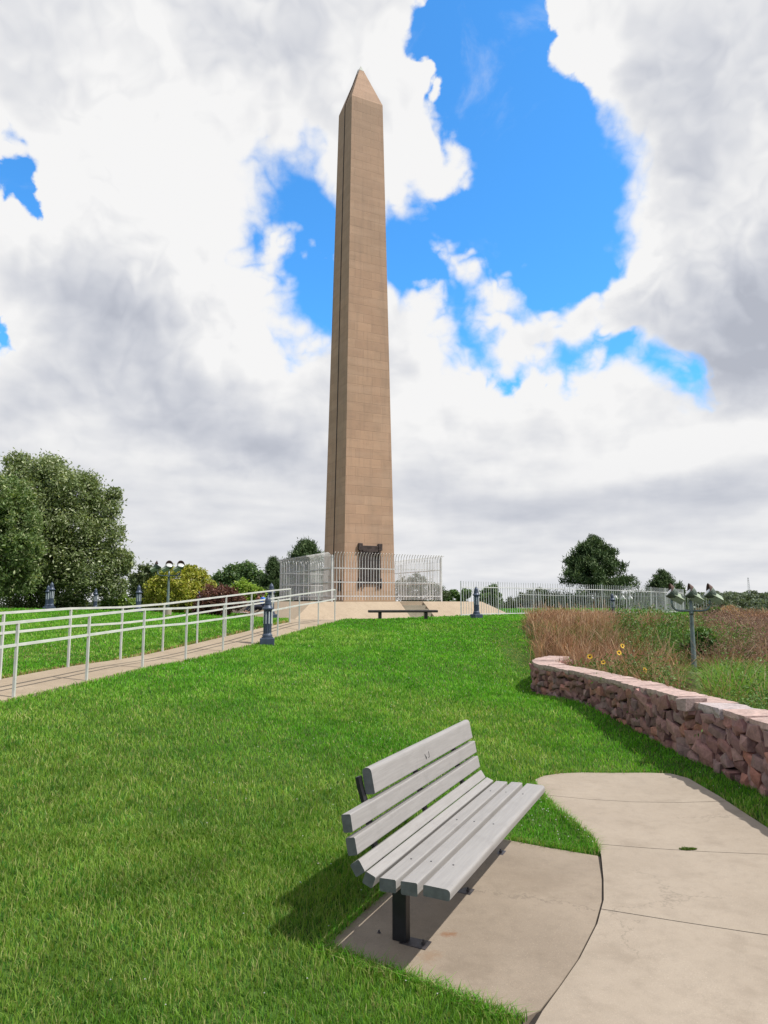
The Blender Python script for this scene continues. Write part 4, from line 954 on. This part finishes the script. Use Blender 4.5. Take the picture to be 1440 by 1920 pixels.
# leafy weeds in clumps
def leaf_mesh(name, C, size, col, mt, parent=None, aspect=1.6, up=0.0, jit=None):
    n = len(C); nrm = RNG.normal(0, 1, (n, 3)); nrm[:, 2] += up; nrm /= np.linalg.norm(nrm, axis=1)[:, None]
    t_ = np.cross(nrm, RNG.normal(0, 1, (n, 3))); t_ /= np.linalg.norm(t_, axis=1)[:, None]; b_ = np.cross(nrm, t_)
    s = size[:, None] if isinstance(size, np.ndarray) else size
    V = np.stack([C - t_ * s * aspect, C - b_ * s * .55 - nrm * s * .12, C + t_ * s * aspect, C + b_ * s * .55 + nrm * s * .12], 1).reshape(-1, 3)
    F = np.arange(4 * n).reshape(n, 4); return fast_mesh(name, V, F, np.repeat(col, 4, 0), mt, parent)
cs = []; cc = []; sz = []
for k in range(430):
    th_ = RNG.uniform(R(14), R(35)); rr_ = RNG.uniform(6.5, 32); x_, y_ = rr_ * math.sin(th_), rr_ * math.cos(th_)
    if not inside(WILD, np.array([x_]), np.array([y_]))[0]: continue
    if y_ > 15.5 and x_ / y_ < .33: continue
    if abs(x_ - .4287 * y_) < .03 * y_ and 8.5 < y_ < 15.2: continue
    g = Hs(x_, y_); n = 220; hh = RNG.uniform(.2, .5); p = RNG.normal(0, 1, (n, 3)) * np.array([.20, .20, .16]); p[:, 2] = np.abs(p[:, 2]) + hh * RNG.uniform(.3, 1, n)
    cs.append(p + np.array([x_, y_, g])); sh = RNG.uniform(.7, 1.4); cc.append(np.array([.085, .17, .035]) * sh * RNG.uniform(.6, 1.4, (n, 1))); sz.append(np.full(n, .009 + .0008 * rr_))
_c = np.concatenate(cs); _k = dist_poly(WALLC, _c[:, 0], _c[:, 1], False) > .27
wl = leaf_mesh('leafy_weeds', _c[_k], np.concatenate(sz)[_k], np.concatenate(cc)[_k], M['leaf']); tag(wl, kind='stuff')

# sunflowers behind the wall
SF = [(1106, 1231, 12.8, 'yellow sunflower leftmost behind the wall coping, facing left'), (1131, 1242, 12.4, 'small yellow sunflower bud second from left above the wall'),
      (1161, 1224, 12.9, 'lower of the two yellow sunflowers one above the other'), (1167, 1211, 13.3, 'topmost yellow sunflower leaning on a long stem'),
      (1209, 1256, 11.6, 'rightmost yellow sunflower with dark centre near the wall coping'), (1247, 1248, 11.7, 'withered dark sunflower head without petals, right of the yellow ones')]
M['petal'] = simple('yellow_petals', (.85, .52, .02), .6, 0, .2, 30); M['disc'] = simple('dark_flower_disc', (.06, .03, .01), .9); M['stem'] = simple('green_stem', (.08, .15, .04), .6)
for i, (u, v, yy, lab) in enumerate(SF):
    p = at(u, v, yy); g = Hs(p[0] + .1, yy + .05); o = thing('sunflower', lab, 'flower', (p[0] + .1, yy + .05, g), group='sunflowers behind the stone wall')
    top = Vector((-.1, -.05, p[2] - g)); mb = MB(); mb.tube([(0, 0, -.05), (.03, 0, top.z * .5), (.0, -.02, top.z * .9), tuple(top)], [.007, .006, .005, .004], 6); mb.build('stem', M['stem'], o)
    d = Vector((-.3 + .25 * i, -1, .35)).normalized(); up = Vector((0, 0, 1)); yv = (up - d * up.dot(d)).normalized(); xv = yv.cross(d); rad = .054 if i != 1 else .042
    hd = MB(); hd.lathe([(.018, -.012), (.02, 0), (.012, .008), (.003, .010)], 12); ho = hd.build('flower_head', M['disc'], o)
    if i < 5:
        pe = MB()
        for k in range(14):
            a = 2 * math.pi * k / 14; c1, s1_ = math.cos(a), math.sin(a); rr_ = rad * RNG.uniform(.85, 1.1); z_ = RNG.uniform(.0, .012)
            pe.add([(c1 * .015, s1_ * .015, 0), (c1 * rr_ * .6 - s1_ * .009, s1_ * rr_ * .6 + c1 * .009, z_ * .6), (c1 * rr_, s1_ * rr_, z_), (c1 * rr_ * .6 + s1_ * .009, s1_ * rr_ * .6 - c1 * .009, z_ * .6)], [(0, 1, 2, 3)])
        pe.build('petals', M['petal'], ho)
    ho.matrix_local = Matrix.Translation(top) @ Matrix((xv, yv, d)).transposed().to_4x4()
    lc = np.array([[RNG.uniform(-.1, .1), RNG.uniform(-.1, .1), q * top.z] for q in RNG.uniform(.2, .85, 26)])
    leaf_mesh('leaves', lc, .03, np.array([.06, .12, .03]) * RNG.uniform(.7, 1.3, (26, 1)), M['leaf'], o)

# ------------------------------------------------------------------ trees
def crown_points(clumps, n, twig=60, spread=.16, shell=(.55, 1.05)):
    """points gathered round twig ends spread through ellipsoid clumps"""
    vol = np.array([c_[3] * c_[4] * c_[5] for c_ in clumps]) ** .67; nn = (n * vol / vol.sum()).astype(int); out = []; tw = []
    for c_, k in zip(clumps, nn):
        kt = max(4, int(twig * (vol[0] and 1)))
        d = RNG.normal(0, 1, (kt, 3)); d /= np.linalg.norm(d, axis=1)[:, None]; rr_ = RNG.uniform(shell[0] ** 3, shell[1] ** 3, kt) ** (1 / 3)
        T_ = d * rr_[:, None] * np.array(c_[3:6]); idx = RNG.integers(0, kt, k); p = T_[idx] + RNG.normal(0, 1, (k, 3)) * spread * np.array(c_[3:6]).mean() * RNG.uniform(.5, 1.2, kt)[idx][:, None]
        out.append(p + np.array(c_[:3])); tw.append(idx + 1000 * len(tw))
    return np.concatenate(out), np.concatenate(tw)
def tree(name, label, cat, x, y, clumps, n, size, cols, group=None, trunk=.12, mt='leaf', aspect=1.5, twig=60, spread=.16, up=.3, low=.0, g=None, parts=('foliage', 'trunk')):
    g = Hs(x, y) if g is None else g; o = thing(name, label, cat, (x, y, g), group=group)
    P_, tw = crown_points(clumps, n, twig, spread); ok = P_[:, 2] > .05; P_, tw = P_[ok], tw[ok]
    ca, cb, cc_ = [np.array(q) for q in cols]; k = RNG.uniform(0, 1, len(P_)); tv = ((tw * 7919) % 97) / 97
    c = ca + (cb - ca) * (tv * .75 + k * .25)[:, None]; m_ = RNG.uniform(0, 1, len(P_)) < .14; c[m_] = cc_; c = c * RNG.uniform(.75, 1.25, (len(P_), 1))
    leaf_mesh(parts[0], P_, size * RNG.uniform(.65, 1.25, len(P_)), c, M[mt], o, aspect, up)
    mb = MB(); zc_ = np.mean([c_[2] for c_ in clumps]); tr = trunk
    mb.tube([(0, 0, -.3), (tr * .4, 0, zc_ * .35), (-tr * .3, tr * .2, zc_ * .7), (0, 0, zc_ * 1.05)], [tr * 1.25, tr, tr * .8, tr * .45], 9)
    for c_ in clumps:
        st = Vector((0, 0, zc_ * random.uniform(.35, .7))); en = Vector(c_[:3]); md = st.lerp(en, .5) + Vector((random.uniform(-.2, .2), random.uniform(-.2, .2), .12)) * tr * 4
        mb.tube([st, md, en], [tr * .5, tr * .34, tr * .12], 6)
        for q in range(4):
            dd = Vector((random.uniform(-1, 1), random.uniform(-1, 1), random.uniform(-.2, 1))); mb.tube([en.lerp(md, .3 * q / 3), en + Vector((dd.x * c_[3], dd.y * c_[4], dd.z * c_[5])) * .7], [tr * .12, tr * .03], 5)
    mb.build(parts[1], M['bark'], o); return o
def rclumps(n, W_, D_, z0, z1, r0, r1, shape=1.0, seed=0):
    rg = np.random.default_rng(seed); o = []
    for i in range(n):
        t_ = (i + .5) / n; z_ = z0 + (z1 - z0) * t_; wd_ = np.sqrt(max(0, 1 - abs(2 * t_ - shape) ** 2 * .8)); a_ = rg.uniform(0, 2 * np.pi); q = rg.uniform(.3, 1) ** .6
        rr_ = rg.uniform(r0, r1); o.append((math.cos(a_) * W_ * q * wd_, math.sin(a_) * D_ * q * wd_, z_, rr_, rr_, rr_ * .8))
    return o
def X(u, y): return (u - 720) / FPX * y * .992
def Zt(v, y): return EYE + math.tan(PITCH - math.atan((v - 960) / FPX)) * y
silv = [(.10, .15, .05), (.26, .32, .15), (.52, .56, .38)]; dgrn = [(.06, .13, .035), (.13, .24, .06), (.22, .32, .10)]
# big silvery tree: crown built of clumps whose outline steps down to the right
y0 = 38; bx_ = X(95, y0); g = Hs(bx_, y0)
def cl(u, v, r_px, y, dy=0): return (X(u, y) - bx_, dy, Zt(v, y) - g, r_px / FPX * y, r_px / FPX * y, r_px / FPX * y * .85)
big = [cl(30, 905, 48, y0, .6), cl(85, 900, 42, y0, 0), cl(130, 925, 44, y0, -.4), cl(180, 950, 34, y0, .2), cl(60, 965, 60, y0, -.8), cl(140, 990, 52, y0, -.6), cl(190, 1005, 34, y0, 0), cl(215, 1050, 26, y0, .3),
       cl(100, 1040, 62, y0, -.9), cl(170, 1070, 48, y0, -.5), cl(40, 1050, 60, y0, -.6), cl(120, 1105, 46, y0, -.2), cl(205, 1100, 28, y0, 0), cl(50, 1110, 50, y0, 0), cl(75, 872, 22, y0, .3), cl(150, 905, 22, y0, .1), cl(205, 925, 13, y0, .1), cl(225, 1062, 18, y0, .1), cl(10, 865, 24, y0, .4)]
tree('silverleaf_tree', 'big silvery green tree at the far left with ragged crown', 'tree', bx_, y0, big, 92000, .066, silv, trunk=.28, twig=110, spread=.21, up=.5)
y0 = 33.5; bx_ = X(-25, y0); g = Hs(bx_, y0)
tree('leafy_tree', 'fresh green tree cut by the left edge, in front of the silvery tree', 'tree', bx_, y0, [cl(-10, 930, 50, y0), cl(25, 975, 42, y0), cl(-25, 1010, 62, y0), cl(45, 1030, 34, y0, -.4), cl(15, 1080, 46, y0), cl(-60, 960, 60, y0), cl(-50, 1080, 60, y0)], 34000, .067, [(.085, .145, .045), (.20, .28, .10), (.40, .45, .24)], trunk=.15, twig=80, up=.4)
bush = [(.11, .20, .035), (.22, .32, .06), (.34, .42, .10)]
y0 = 39; bx_ = X(125, y0); g = Hs(bx_, y0)
tree('leafy_shrub', 'light green shrub at the foot of the big tree, between two bollard lights', 'shrub', bx_, y0, [cl(130, 1128, 16, y0), cl(150, 1132, 14, y0), cl(108, 1134, 14, y0)], 3500, .05, bush, trunk=.03, twig=40, parts=('foliage', 'stem'))
y0 = 39; bx_ = X(225, y0); g = Hs(bx_, y0)
tree('leafy_shrub', 'bright green low shrub right of the small distant bollard light', 'shrub', bx_, y0, [cl(215, 1128, 18, y0), cl(240, 1130, 15, y0), cl(200, 1134, 13, y0)], 3800, .05, bush, trunk=.03, twig=40, parts=('foliage', 'stem'))
y0 = 70; bx_ = X(275, y0); g = Hs(bx_, y0)
tree('broadleaf_tree', 'dull dark green tree behind the yellow-green tree, left side', 'tree', bx_, y0, [cl(270, 1082, 26, y0), cl(295, 1080, 22, y0), cl(262, 1105, 30, y0), cl(300, 1108, 30, y0)], 9000, .12, [(.06, .09, .035), (.11, .15, .055), (.16, .19, .08)], trunk=.25, twig=70)
y0 = 36; bx_ = X(335, y0); g = Hs(bx_, y0)
tree('yellow_green_tree', 'rounded yellow-green tree behind the floodlight pole', 'tree', bx_, y0, [cl(330, 1090, 30, y0, -.3), cl(362, 1087, 26, y0), cl(300, 1105, 26, y0), cl(378, 1110, 24, y0), cl(345, 1115, 36, y0, -.5), cl(295, 1128, 22, y0), cl(390, 1100, 14, y0), cl(350, 1070, 12, y0), cl(320, 1135, 24, y0, -.4), cl(375, 1135, 24, y0, -.2)], 26000, .058, [(.20, .25, .03), (.44, .45, .07), (.58, .50, .14)], trunk=.1, twig=90, spread=.14, up=.2)
y0 = 34; bx_ = X(410, y0); g = Hs(bx_, y0)
tree('red_shrub', 'dark red leaved shrub between the yellow-green tree and the terrace', 'shrub', bx_, y0, [cl(400, 1118, 24, y0), cl(425, 1120, 22, y0), cl(385, 1130, 18, y0), cl(445, 1128, 16, y0), cl(412, 1135, 24, y0), cl(375, 1142, 14, y0)], 14000, .045, [(.09, .038, .034), (.21, .095, .08), (.32, .2, .15)], trunk=.05, twig=80, parts=('foliage', 'stem'))
y0 = 85; bx_ = X(445, y0); g = Hs(bx_, y0)
tree('broadleaf_tree', 'broad dark green tree with domed crown left of the pines', 'tree', bx_, y0, [cl(440, 1075, 20, y0), cl(465, 1072, 20, y0), cl(420, 1083, 18, y0), cl(485, 1085, 16, y0), cl(410, 1098, 20, y0), cl(450, 1095, 30, y0), cl(480, 1105, 22, y0), cl(500, 1100, 16, y0)], 16000, .13, [(.06, .12, .045), (.13, .21, .075), (.20, .28, .11)], trunk=.3, twig=70)
y0 = 44; bx_ = X(460, y0); g = Hs(bx_, y0)
tree('leafy_shrub', 'bright lime green shrub beyond the handrails, right of the dark red shrub', 'shrub', bx_, y0, [cl(455, 1102, 17, y0), cl(475, 1108, 14, y0), cl(440, 1110, 12, y0), cl(460, 1118, 20, y0), cl(490, 1115, 10, y0), cl(470, 1130, 18, y0)], 9000, .06, [(.15, .27, .03), (.30, .43, .06), (.42, .52, .12)], trunk=.06, twig=60, parts=('foliage', 'stem'))
pine = [(.045, .08, .033), (.085, .135, .052), (.15, .20, .09)]
def pine_tree(label, u, y, ztop_v, wid_px, n, seed, zlow=.15, grp='pine trees around the monument', base_v=None, cone=1.0):
    x = X(u, y); g = Hs(x, y); Ht_ = Zt(ztop_v, y) - g; W_ = wid_px / FPX * y / 2 * 1.12
    o = thing('pine_tree', label, 'pine', (x, y, g), group=grp); rg = np.random.default_rng(seed)
    tips = []; k = int(120)
    for i in range(k):
        t_ = rg.uniform(zlow, 1) ; wr = W_ * (1 - t_) ** (.62 * cone) * (1.35 if t_ > .22 else 1.0 + t_ * 1.6) * rg.uniform(.62, 1.08); a_ = rg.uniform(0, 2 * np.pi)
        tips.append((math.cos(a_) * wr, math.sin(a_) * wr, Ht_ * t_ * .97 - .04 * wr, t_))
    tips = np.array(tips); per = n // k; P_ = []; D_ = []
    mb = MB(); mb.tube([(0, 0, -.2), (0, 0, Ht_ * .97)], [.02 * Ht_, .004 * Ht_], 8)
    for tx, ty, tz_, t_ in tips:
        mb.tube([(0, 0, tz_ * .9 - .02), (tx * .6, ty * .6, tz_ - .05 * Ht_ * (1 - t_)), (tx, ty, tz_)], [.006 * Ht_, .004 * Ht_, .001 * Ht_], 5)
        f_ = (1 - .75 * rg.uniform(0, 1, per) ** 2.2)[:, None]; p = np.array([0, 0, tz_ * .93]) * (1 - f_) + np.array([tx, ty, tz_]) * f_; s_ = .045 * Ht_
        tuft = rg.normal(0, 1, (per, 3)); tuft /= np.linalg.norm(tuft, axis=1)[:, None]; tuft[:, 2] = np.abs(tuft[:, 2]) * 1.3
        off_ = rg.normal(0, s_ * .62, (per, 3)); P_.append(p + off_); D_.append(tuft)
    P_ = np.concatenate(P_); D_ = np.concatenate(D_); L = .038 * Ht_ * rg.uniform(.6, 1.2, len(P_))[:, None]; sd_ = np.cross(D_, rg.normal(0, 1, D_.shape)); sd_ /= np.linalg.norm(sd_, axis=1)[:, None]; sd_ *= .0065 * Ht_
    V = np.stack([P_ - sd_, P_ + sd_, P_ + D_ * L + sd_ * .3, P_ + D_ * L - sd_ * .3], 1).reshape(-1, 3); c = np.array(pine[0]) + (np.array(pine[1]) - np.array(pine[0])) * rg.uniform(0, 1, (len(P_), 1)); q = rg.uniform(0, 1, len(P_)) < .12; c[q] = pine[2]
    fast_mesh('needles', V, np.arange(4 * len(P_)).reshape(-1, 4), np.repeat(c, 4, 0), M['needle'], o); mb.build('trunk', M['bark'], o); return o
pine_tree('large dark pine standing alone behind the low picket fence', 1117, 62, 1008, 150, 30000, 3, .10)
pine_tree('dark pine whose top shows left of the obelisk above the tall fence', 572, 62, 1012, 110, 26000, 4, .1)
pine_tree('narrow dark conifer at the left end of the tall fence', 512, 56, 1046, 56, 20000, 9, .1)
pine_tree('small pine with open top behind the right floodlight pole', 1243, 66, 1070, 78, 14000, 12, .1)
pine_tree('small pine partly hidden by the far picket fence', 1275, 74, 1094, 40, 9000, 14, .1)
will = [(.06, .085, .04), (.11, .14, .075), (.18, .21, .12)]
specs = [(790, 75, [(760, 1098, 18), (785, 1090, 16), (815, 1108, 18), (775, 1112, 26), (830, 1118, 14), (750, 1108, 18)], 'grey-green willowy bush seen through the tall fence right of the obelisk', will, .10),
         (858, 130, [(838, 1118, 10), (850, 1113, 8), (865, 1120, 10), (876, 1112, 9)], 'far dark trees between the tall fence and the low fence', dgrn, .2),
         (920, 95, [(918, 1112, 13), (925, 1105, 9), (910, 1120, 14), (930, 1122, 12)], 'far dark tree just right of the dark bollard light', dgrn, .15),
         (995, 85, [(985, 1125, 16), (1005, 1120, 18), (1020, 1128, 16), (965, 1132, 14)], 'pale olive tree seen through the low fence left of the large pine', will, .13),
         (1050, 90, [(1040, 1132, 12), (1055, 1128, 12), (1068, 1134, 12), (1020, 1135, 10)], 'dark low trees under the left side of the large pine', dgrn, .15)]
for (u, y0, cls, lab, cols, sz_) in specs:
    bx_ = X(u, y0); g = Hs(bx_, y0); tree('distant_tree', lab, 'tree', bx_, y0, [cl(a_, b_, c_, y0) for a_, b_, c_ in cls], 12000, sz_ * .7, cols, trunk=.2, twig=50)
# shrubs on the bank
for (u, v, y0, r_, lab, cols) in [(1315, 1200, 16.5, 22, 'dark leafy shrub on the bank right of the near floodlight pole', dgrn), (1395, 1188, 21, 13, 'small dark shrub among purple-brown weeds on the right', dgrn),
                                  (1338, 1152, 31, 13, 'green shrub on the bank below the wooded hill, beside a tan bush', dgrn)]:
    bx_ = X(u, y0); g = Hs(bx_, y0); tree('bank_shrub', lab, 'shrub', bx_, y0, [cl(u, v, r_, y0), cl(u - r_ * .9, v + r_ * .4, r_ * .8, y0), cl(u + r_ * .8, v + r_ * .5, r_ * .7, y0)], 3200, .0018 * y0 * 1.1 + .012, cols, trunk=.02, twig=40, parts=('foliage', 'stem'))
y0 = 29; bx_ = X(1366, y0); g = Hs(bx_, y0)
tree('dry_bush', 'tan feathery dry bush standing up on the right bank', 'bush', bx_, y0, [cl(1366, 1148, 15, y0), cl(1352, 1160, 13, y0), cl(1382, 1162, 14, y0), cl(1366, 1170, 20, y0), cl(1338, 1166, 12, y0), cl(1400, 1172, 13, y0)], 12000, .018, [(.34, .22, .14), (.50, .34, .23), (.60, .44, .31)], trunk=.02, twig=50, aspect=2.6, parts=('foliage', 'stem'))
cs = []; cc = []; szs = []
for k in range(170):
    u = RNG.uniform(1330, 1560); y_ = RNG.uniform(15, 34); x_ = X(u, y_)
    if not inside(WILD, np.array([x_]), np.array([y_]))[0]: continue
    g = Hs(x_, y_); n = 260; hh = RNG.uniform(.35, .85); p = RNG.normal(0, 1, (n, 3)) * np.array([.30, .30, .2]); p[:, 2] = np.abs(p[:, 2]) + hh * RNG.uniform(.2, 1, n)
    cs.append(p + np.array([x_, y_, g])); sh = RNG.uniform(.7, 1.3); cc.append(np.array([.24, .16, .125]) * sh * RNG.uniform(.6, 1.4, (n, 1))); szs.append(np.full(n, .006 + .0005 * y_))
wb = leaf_mesh('brown_weeds', np.concatenate(cs), np.concatenate(szs), np.concatenate(cc), M['dry'], aspect=2.8); tag(wb, kind='stuff')

# far wooded bluffs: one mass
cs = []; cc = []
def wood(n, ux, ud, tall, colr, per):
    for k in range(n):
        u = RNG.uniform(*ux); y_ = RNG.uniform(*ud); x_ = X(u, y_); g = Hs(x_, y_); q = RNG.normal(0, 1, (per, 3)); q /= np.linalg.norm(q, axis=1)[:, None]; q *= RNG.uniform(.75, 1.05, (per, 1)); th_ = tall * RNG.uniform(.7, 1.2)
        q[:, 2] = np.abs(q[:, 2]); cs.append(q * np.array([th_ * .62, th_ * .62, th_ * .62]) + np.array([x_, y_, g + th_ * .35])); cc.append(np.array(colr) * RNG.uniform(.7, 1.3) * RNG.uniform(.7, 1.3, (per, 1)))
wood(420, (1140, 1620), (330, 470), 8, (.12, .155, .105), 330); wood(260, (1290, 1620), (110, 300), 6, (.12, .165, .085), 380); wood(420, (-250, 1200), (440, 540), 8, (.09, .12, .075), 200); wood(60, (1230, 1420), (90, 130), 5, (.11, .16, .075), 380)
P_ = np.concatenate(cs); dd = np.hypot(P_[:, 0], P_[:, 1]); dw = leaf_mesh('distant_woods', P_, .0017 * dd + .08, np.concatenate(cc), M['leaf'], up=.6, aspect=1.0); tag(dw, kind='stuff')

# lattice radio mast on the horizon
x = X(1405, 420); g = Hs(x, 420); rm = thing('radio_mast', 'thin grey lattice mast on the wooded hill at the far right', 'mast', (x, 420, g)); hm = Zt(1083, 420) - g; mb = MB(); q = .9
for sx, sy in ((-q, -q), (q, -q), (0, q)): mb.bar((sx, sy, 0), (sx * .3, sy * .3, hm), .16)
for k in range(14):
    z_ = hm * k / 14; s_ = 1 - .7 * k / 14; s2_ = 1 - .7 * (k + 1) / 14; mb.bar((-q * s_, -q * s_, z_), (q * s2_, -q * s2_, z_ + hm / 14), .1); mb.bar((q * s_, -q * s_, z_), (-q * s2_, -q * s2_, z_ + hm / 14), .1)
mb.build('lattice', M['fence'], rm)

# small spotlights on the ground beyond the low fence
M['white'] = simple('white_housing', (.7, .7, .7), .4, 0, .1)
for i, (u, lab) in enumerate([(1150, 'small white spotlight left one of three beyond the low fence'), (1164, 'small white spotlight middle one of three beyond the low fence'), (1178, 'small white spotlight right one of three beyond the low fence')]):
    y_ = 49 + i * .3; x_ = X(u, y_); g = Hs(x_, y_); o = thing('spotlight', lab, 'spotlight', (x_, y_, g), group='white spotlights beyond the low fence')
    mb = MB(); mb.tube([(0, 0, -.1), (0, 0, .62)], .03, 8); mb.build('stake', M['bollard_dark'], o)
    mb = MB(); mb.lathe([(.05, 0), (.1, .05), (.15, .2), (.16, .28)], 12); h_ = mb.build('lamp_housing', M['white'], o); h_.location = (0, 0, .72); h_.rotation_euler = (R(60), 0, R(60))

# ------------------------------------------------------------------ two people resting on the left side of the terrace
M['skin'] = simple('skin', (.42, .25, .18), .55, 0, .08); M['blue'] = simple('blue_shirt', (.02, .20, .80), .8, 0, .15); M['rustshirt'] = simple('rust_brown_shirt', (.22, .085, .05), .85, 0, .2)
M['jeans'] = simple('dark_trousers', (.022, .026, .045), .85, 0, .2); M['hair'] = simple('dark_hair', (.025, .016, .012), .7); M['shoe'] = simple('pale_shoe', (.35, .3, .28), .7)
def skinned(name, chains, mt, parent):
    """one continuous surface grown from joints; chains = list of [(point, radius)...] sharing points"""
    vs = []; es = []; rad = []; key = {}
    for ch in chains:
        last = None
        for p, r_ in ch:
            k = tuple(round(q, 4) for q in p)
            if k not in key: key[k] = len(vs); vs.append(p); rad.append(r_)
            i = key[k]
            if last is not None and last != i: es.append((last, i))
            last = i
    me = bpy.data.meshes.new(name); me.from_pydata(vs, es, []); o = link(name, me, mt, parent)
    o.modifiers.new('skin', 'SKIN')
    for i, r_ in enumerate(rad): me.skin_vertices[0].data[i].radius = (r_, r_)
    me.skin_vertices[0].data[0].use_root = True
    sb = o.modifiers.new('sub', 'SUBSURF'); sb.levels = 2; sb.render_levels = 2
    return o
def person(label, x, y, z, rz, shirt, pose):
    o = thing('person', label, 'person', (x, y, z), rz, group='people resting on the terrace')
    hp, ch, nk, hd = (0, 0, .10), (.0, -.04, .36), (0, -.03, .55), (0, -.02, .68)
    lsh, rsh = (-.17, -.03, .50), (.17, -.03, .50); le, re_ = (-.24, -.20, .28), (.25, .05, .27); lh, rh = (-.18, -.42, .20), (.30, .18, .06)
    lk, rk = (-.12, -.44, .12), (.12, -.44, .12) if pose == 0 else (.10, -.40, .38)
    lf, rf = (-.14, -.84, -.24), (.12, -.82, -.24); lt, rt = (-.14, -.98, -.20), (.12, -.96, -.20)
    skinned('body', [[(hp, .15), (ch, .13), ((0, -.035, .47), .12), (nk, .06), ((0, -.025, .62), .062)], [(ch, .13), (lsh, .062), (le, .045), (lh, .032)], [(ch, .13), (rsh, .062), (re_, .045), (rh, .032)],
                     [(hp, .15), ((-.09, -.06, .09), .10), (lk, .065), (lf, .042), (lt, .035)], [(hp, .15), ((.09, -.06, .09), .10), (rk, .065), (rf, .042), (rt, .035)]], M['skin'], o)
    hm = MB(); hm.lathe([(.02, -.115), (.055, -.09), (.075, -.03), (.082, .03), (.07, .09), (.03, .118)], 14); h_ = hm.build('head', M['skin'], o, smooth=True); h_.location = (0, -.03, .73); h_.scale = (1, 1.15, 1)
    fc = MB()
    for sx in (-.03, .03): fc.lathe([(.002, -.008), (.009, 0), (.002, .008)], 8, (sx, -.098, .012))
    fc.build('eyes', M['hair'], h_)
    ns = MB(); ns.add([(-.012, -.085, -.03), (.012, -.085, -.03), (0, -.108, -.028), (0, -.088, .015)], [(0, 1, 2), (0, 2, 3), (1, 3, 2)]); ns.build('nose', M['skin'], h_)
    hr = MB(); hr.lathe([(.088, -.02), (.094, .03), (.082, .095), (.035, .13)], 14, (0, .018, 0)); hr.build('hair', M['hair'], h_, smooth=True)
    skinned('shirt', [[((0, 0, .12), .168), (ch, .148), ((0, -.035, .48), .132), ((0, -.03, .535), .075)], [(ch, .148), (lsh, .078), ((-.215, -.12, .385), .062)], [(ch, .148), (rsh, .078), ((.22, .01, .37), .062)]], shirt, o)
    skinned('trousers', [[((0, 0, .08), .165), ((-.09, -.06, .09), .112), (lk, .078), (tuple(np.array(lk) * .2 + np.array(lf) * .8), .058)], [((0, 0, .08), .165), ((.09, -.06, .09), .112), (rk, .078), (tuple(np.array(rk) * .2 + np.array(rf) * .8), .058)]], M['jeans'], o)
    for f_, t_ in ((lf, lt), (rf, rt)): skinned('shoe', [[((f_[0], f_[1] + .05, f_[2]), .05), (t_, .045)]], M['shoe'], o)
    for hnd in (lh, rh):
        for q in range(5):
            fx_ = (q - 2) * .014; skinned('finger', [[((hnd[0] + fx_, hnd[1] - .01, hnd[2]), .010), ((hnd[0] + fx_ * 1.3, hnd[1] - .05 - (.01 if q in (1, 2) else 0), hnd[2] - .012), .009), ((hnd[0] + fx_ * 1.3, hnd[1] - .075 - (.012 if q in (1, 2) else 0), hnd[2] - .035), .008)]], M['skin'], o)
    return o
# seated on the sloping left side of the terrace, feet down the slope (local -y points left)
def on_slope(fr, dn): q = ow(fr, -PL_ - dn); return q[0], q[1], PLT - dn * (PLT - zb) / RUN
p = on_slope(-.9, .55); person('person in a bright blue shirt and dark trousers seated on the terrace slope', p[0], p[1], p[2], TH - math.pi / 2, M['blue'], 0)
p = on_slope(-1.7, .55); person('person in a rust brown shirt seated beside the one in blue', p[0], p[1], p[2], TH - math.pi / 2 + .1, M['rustshirt'], 1)
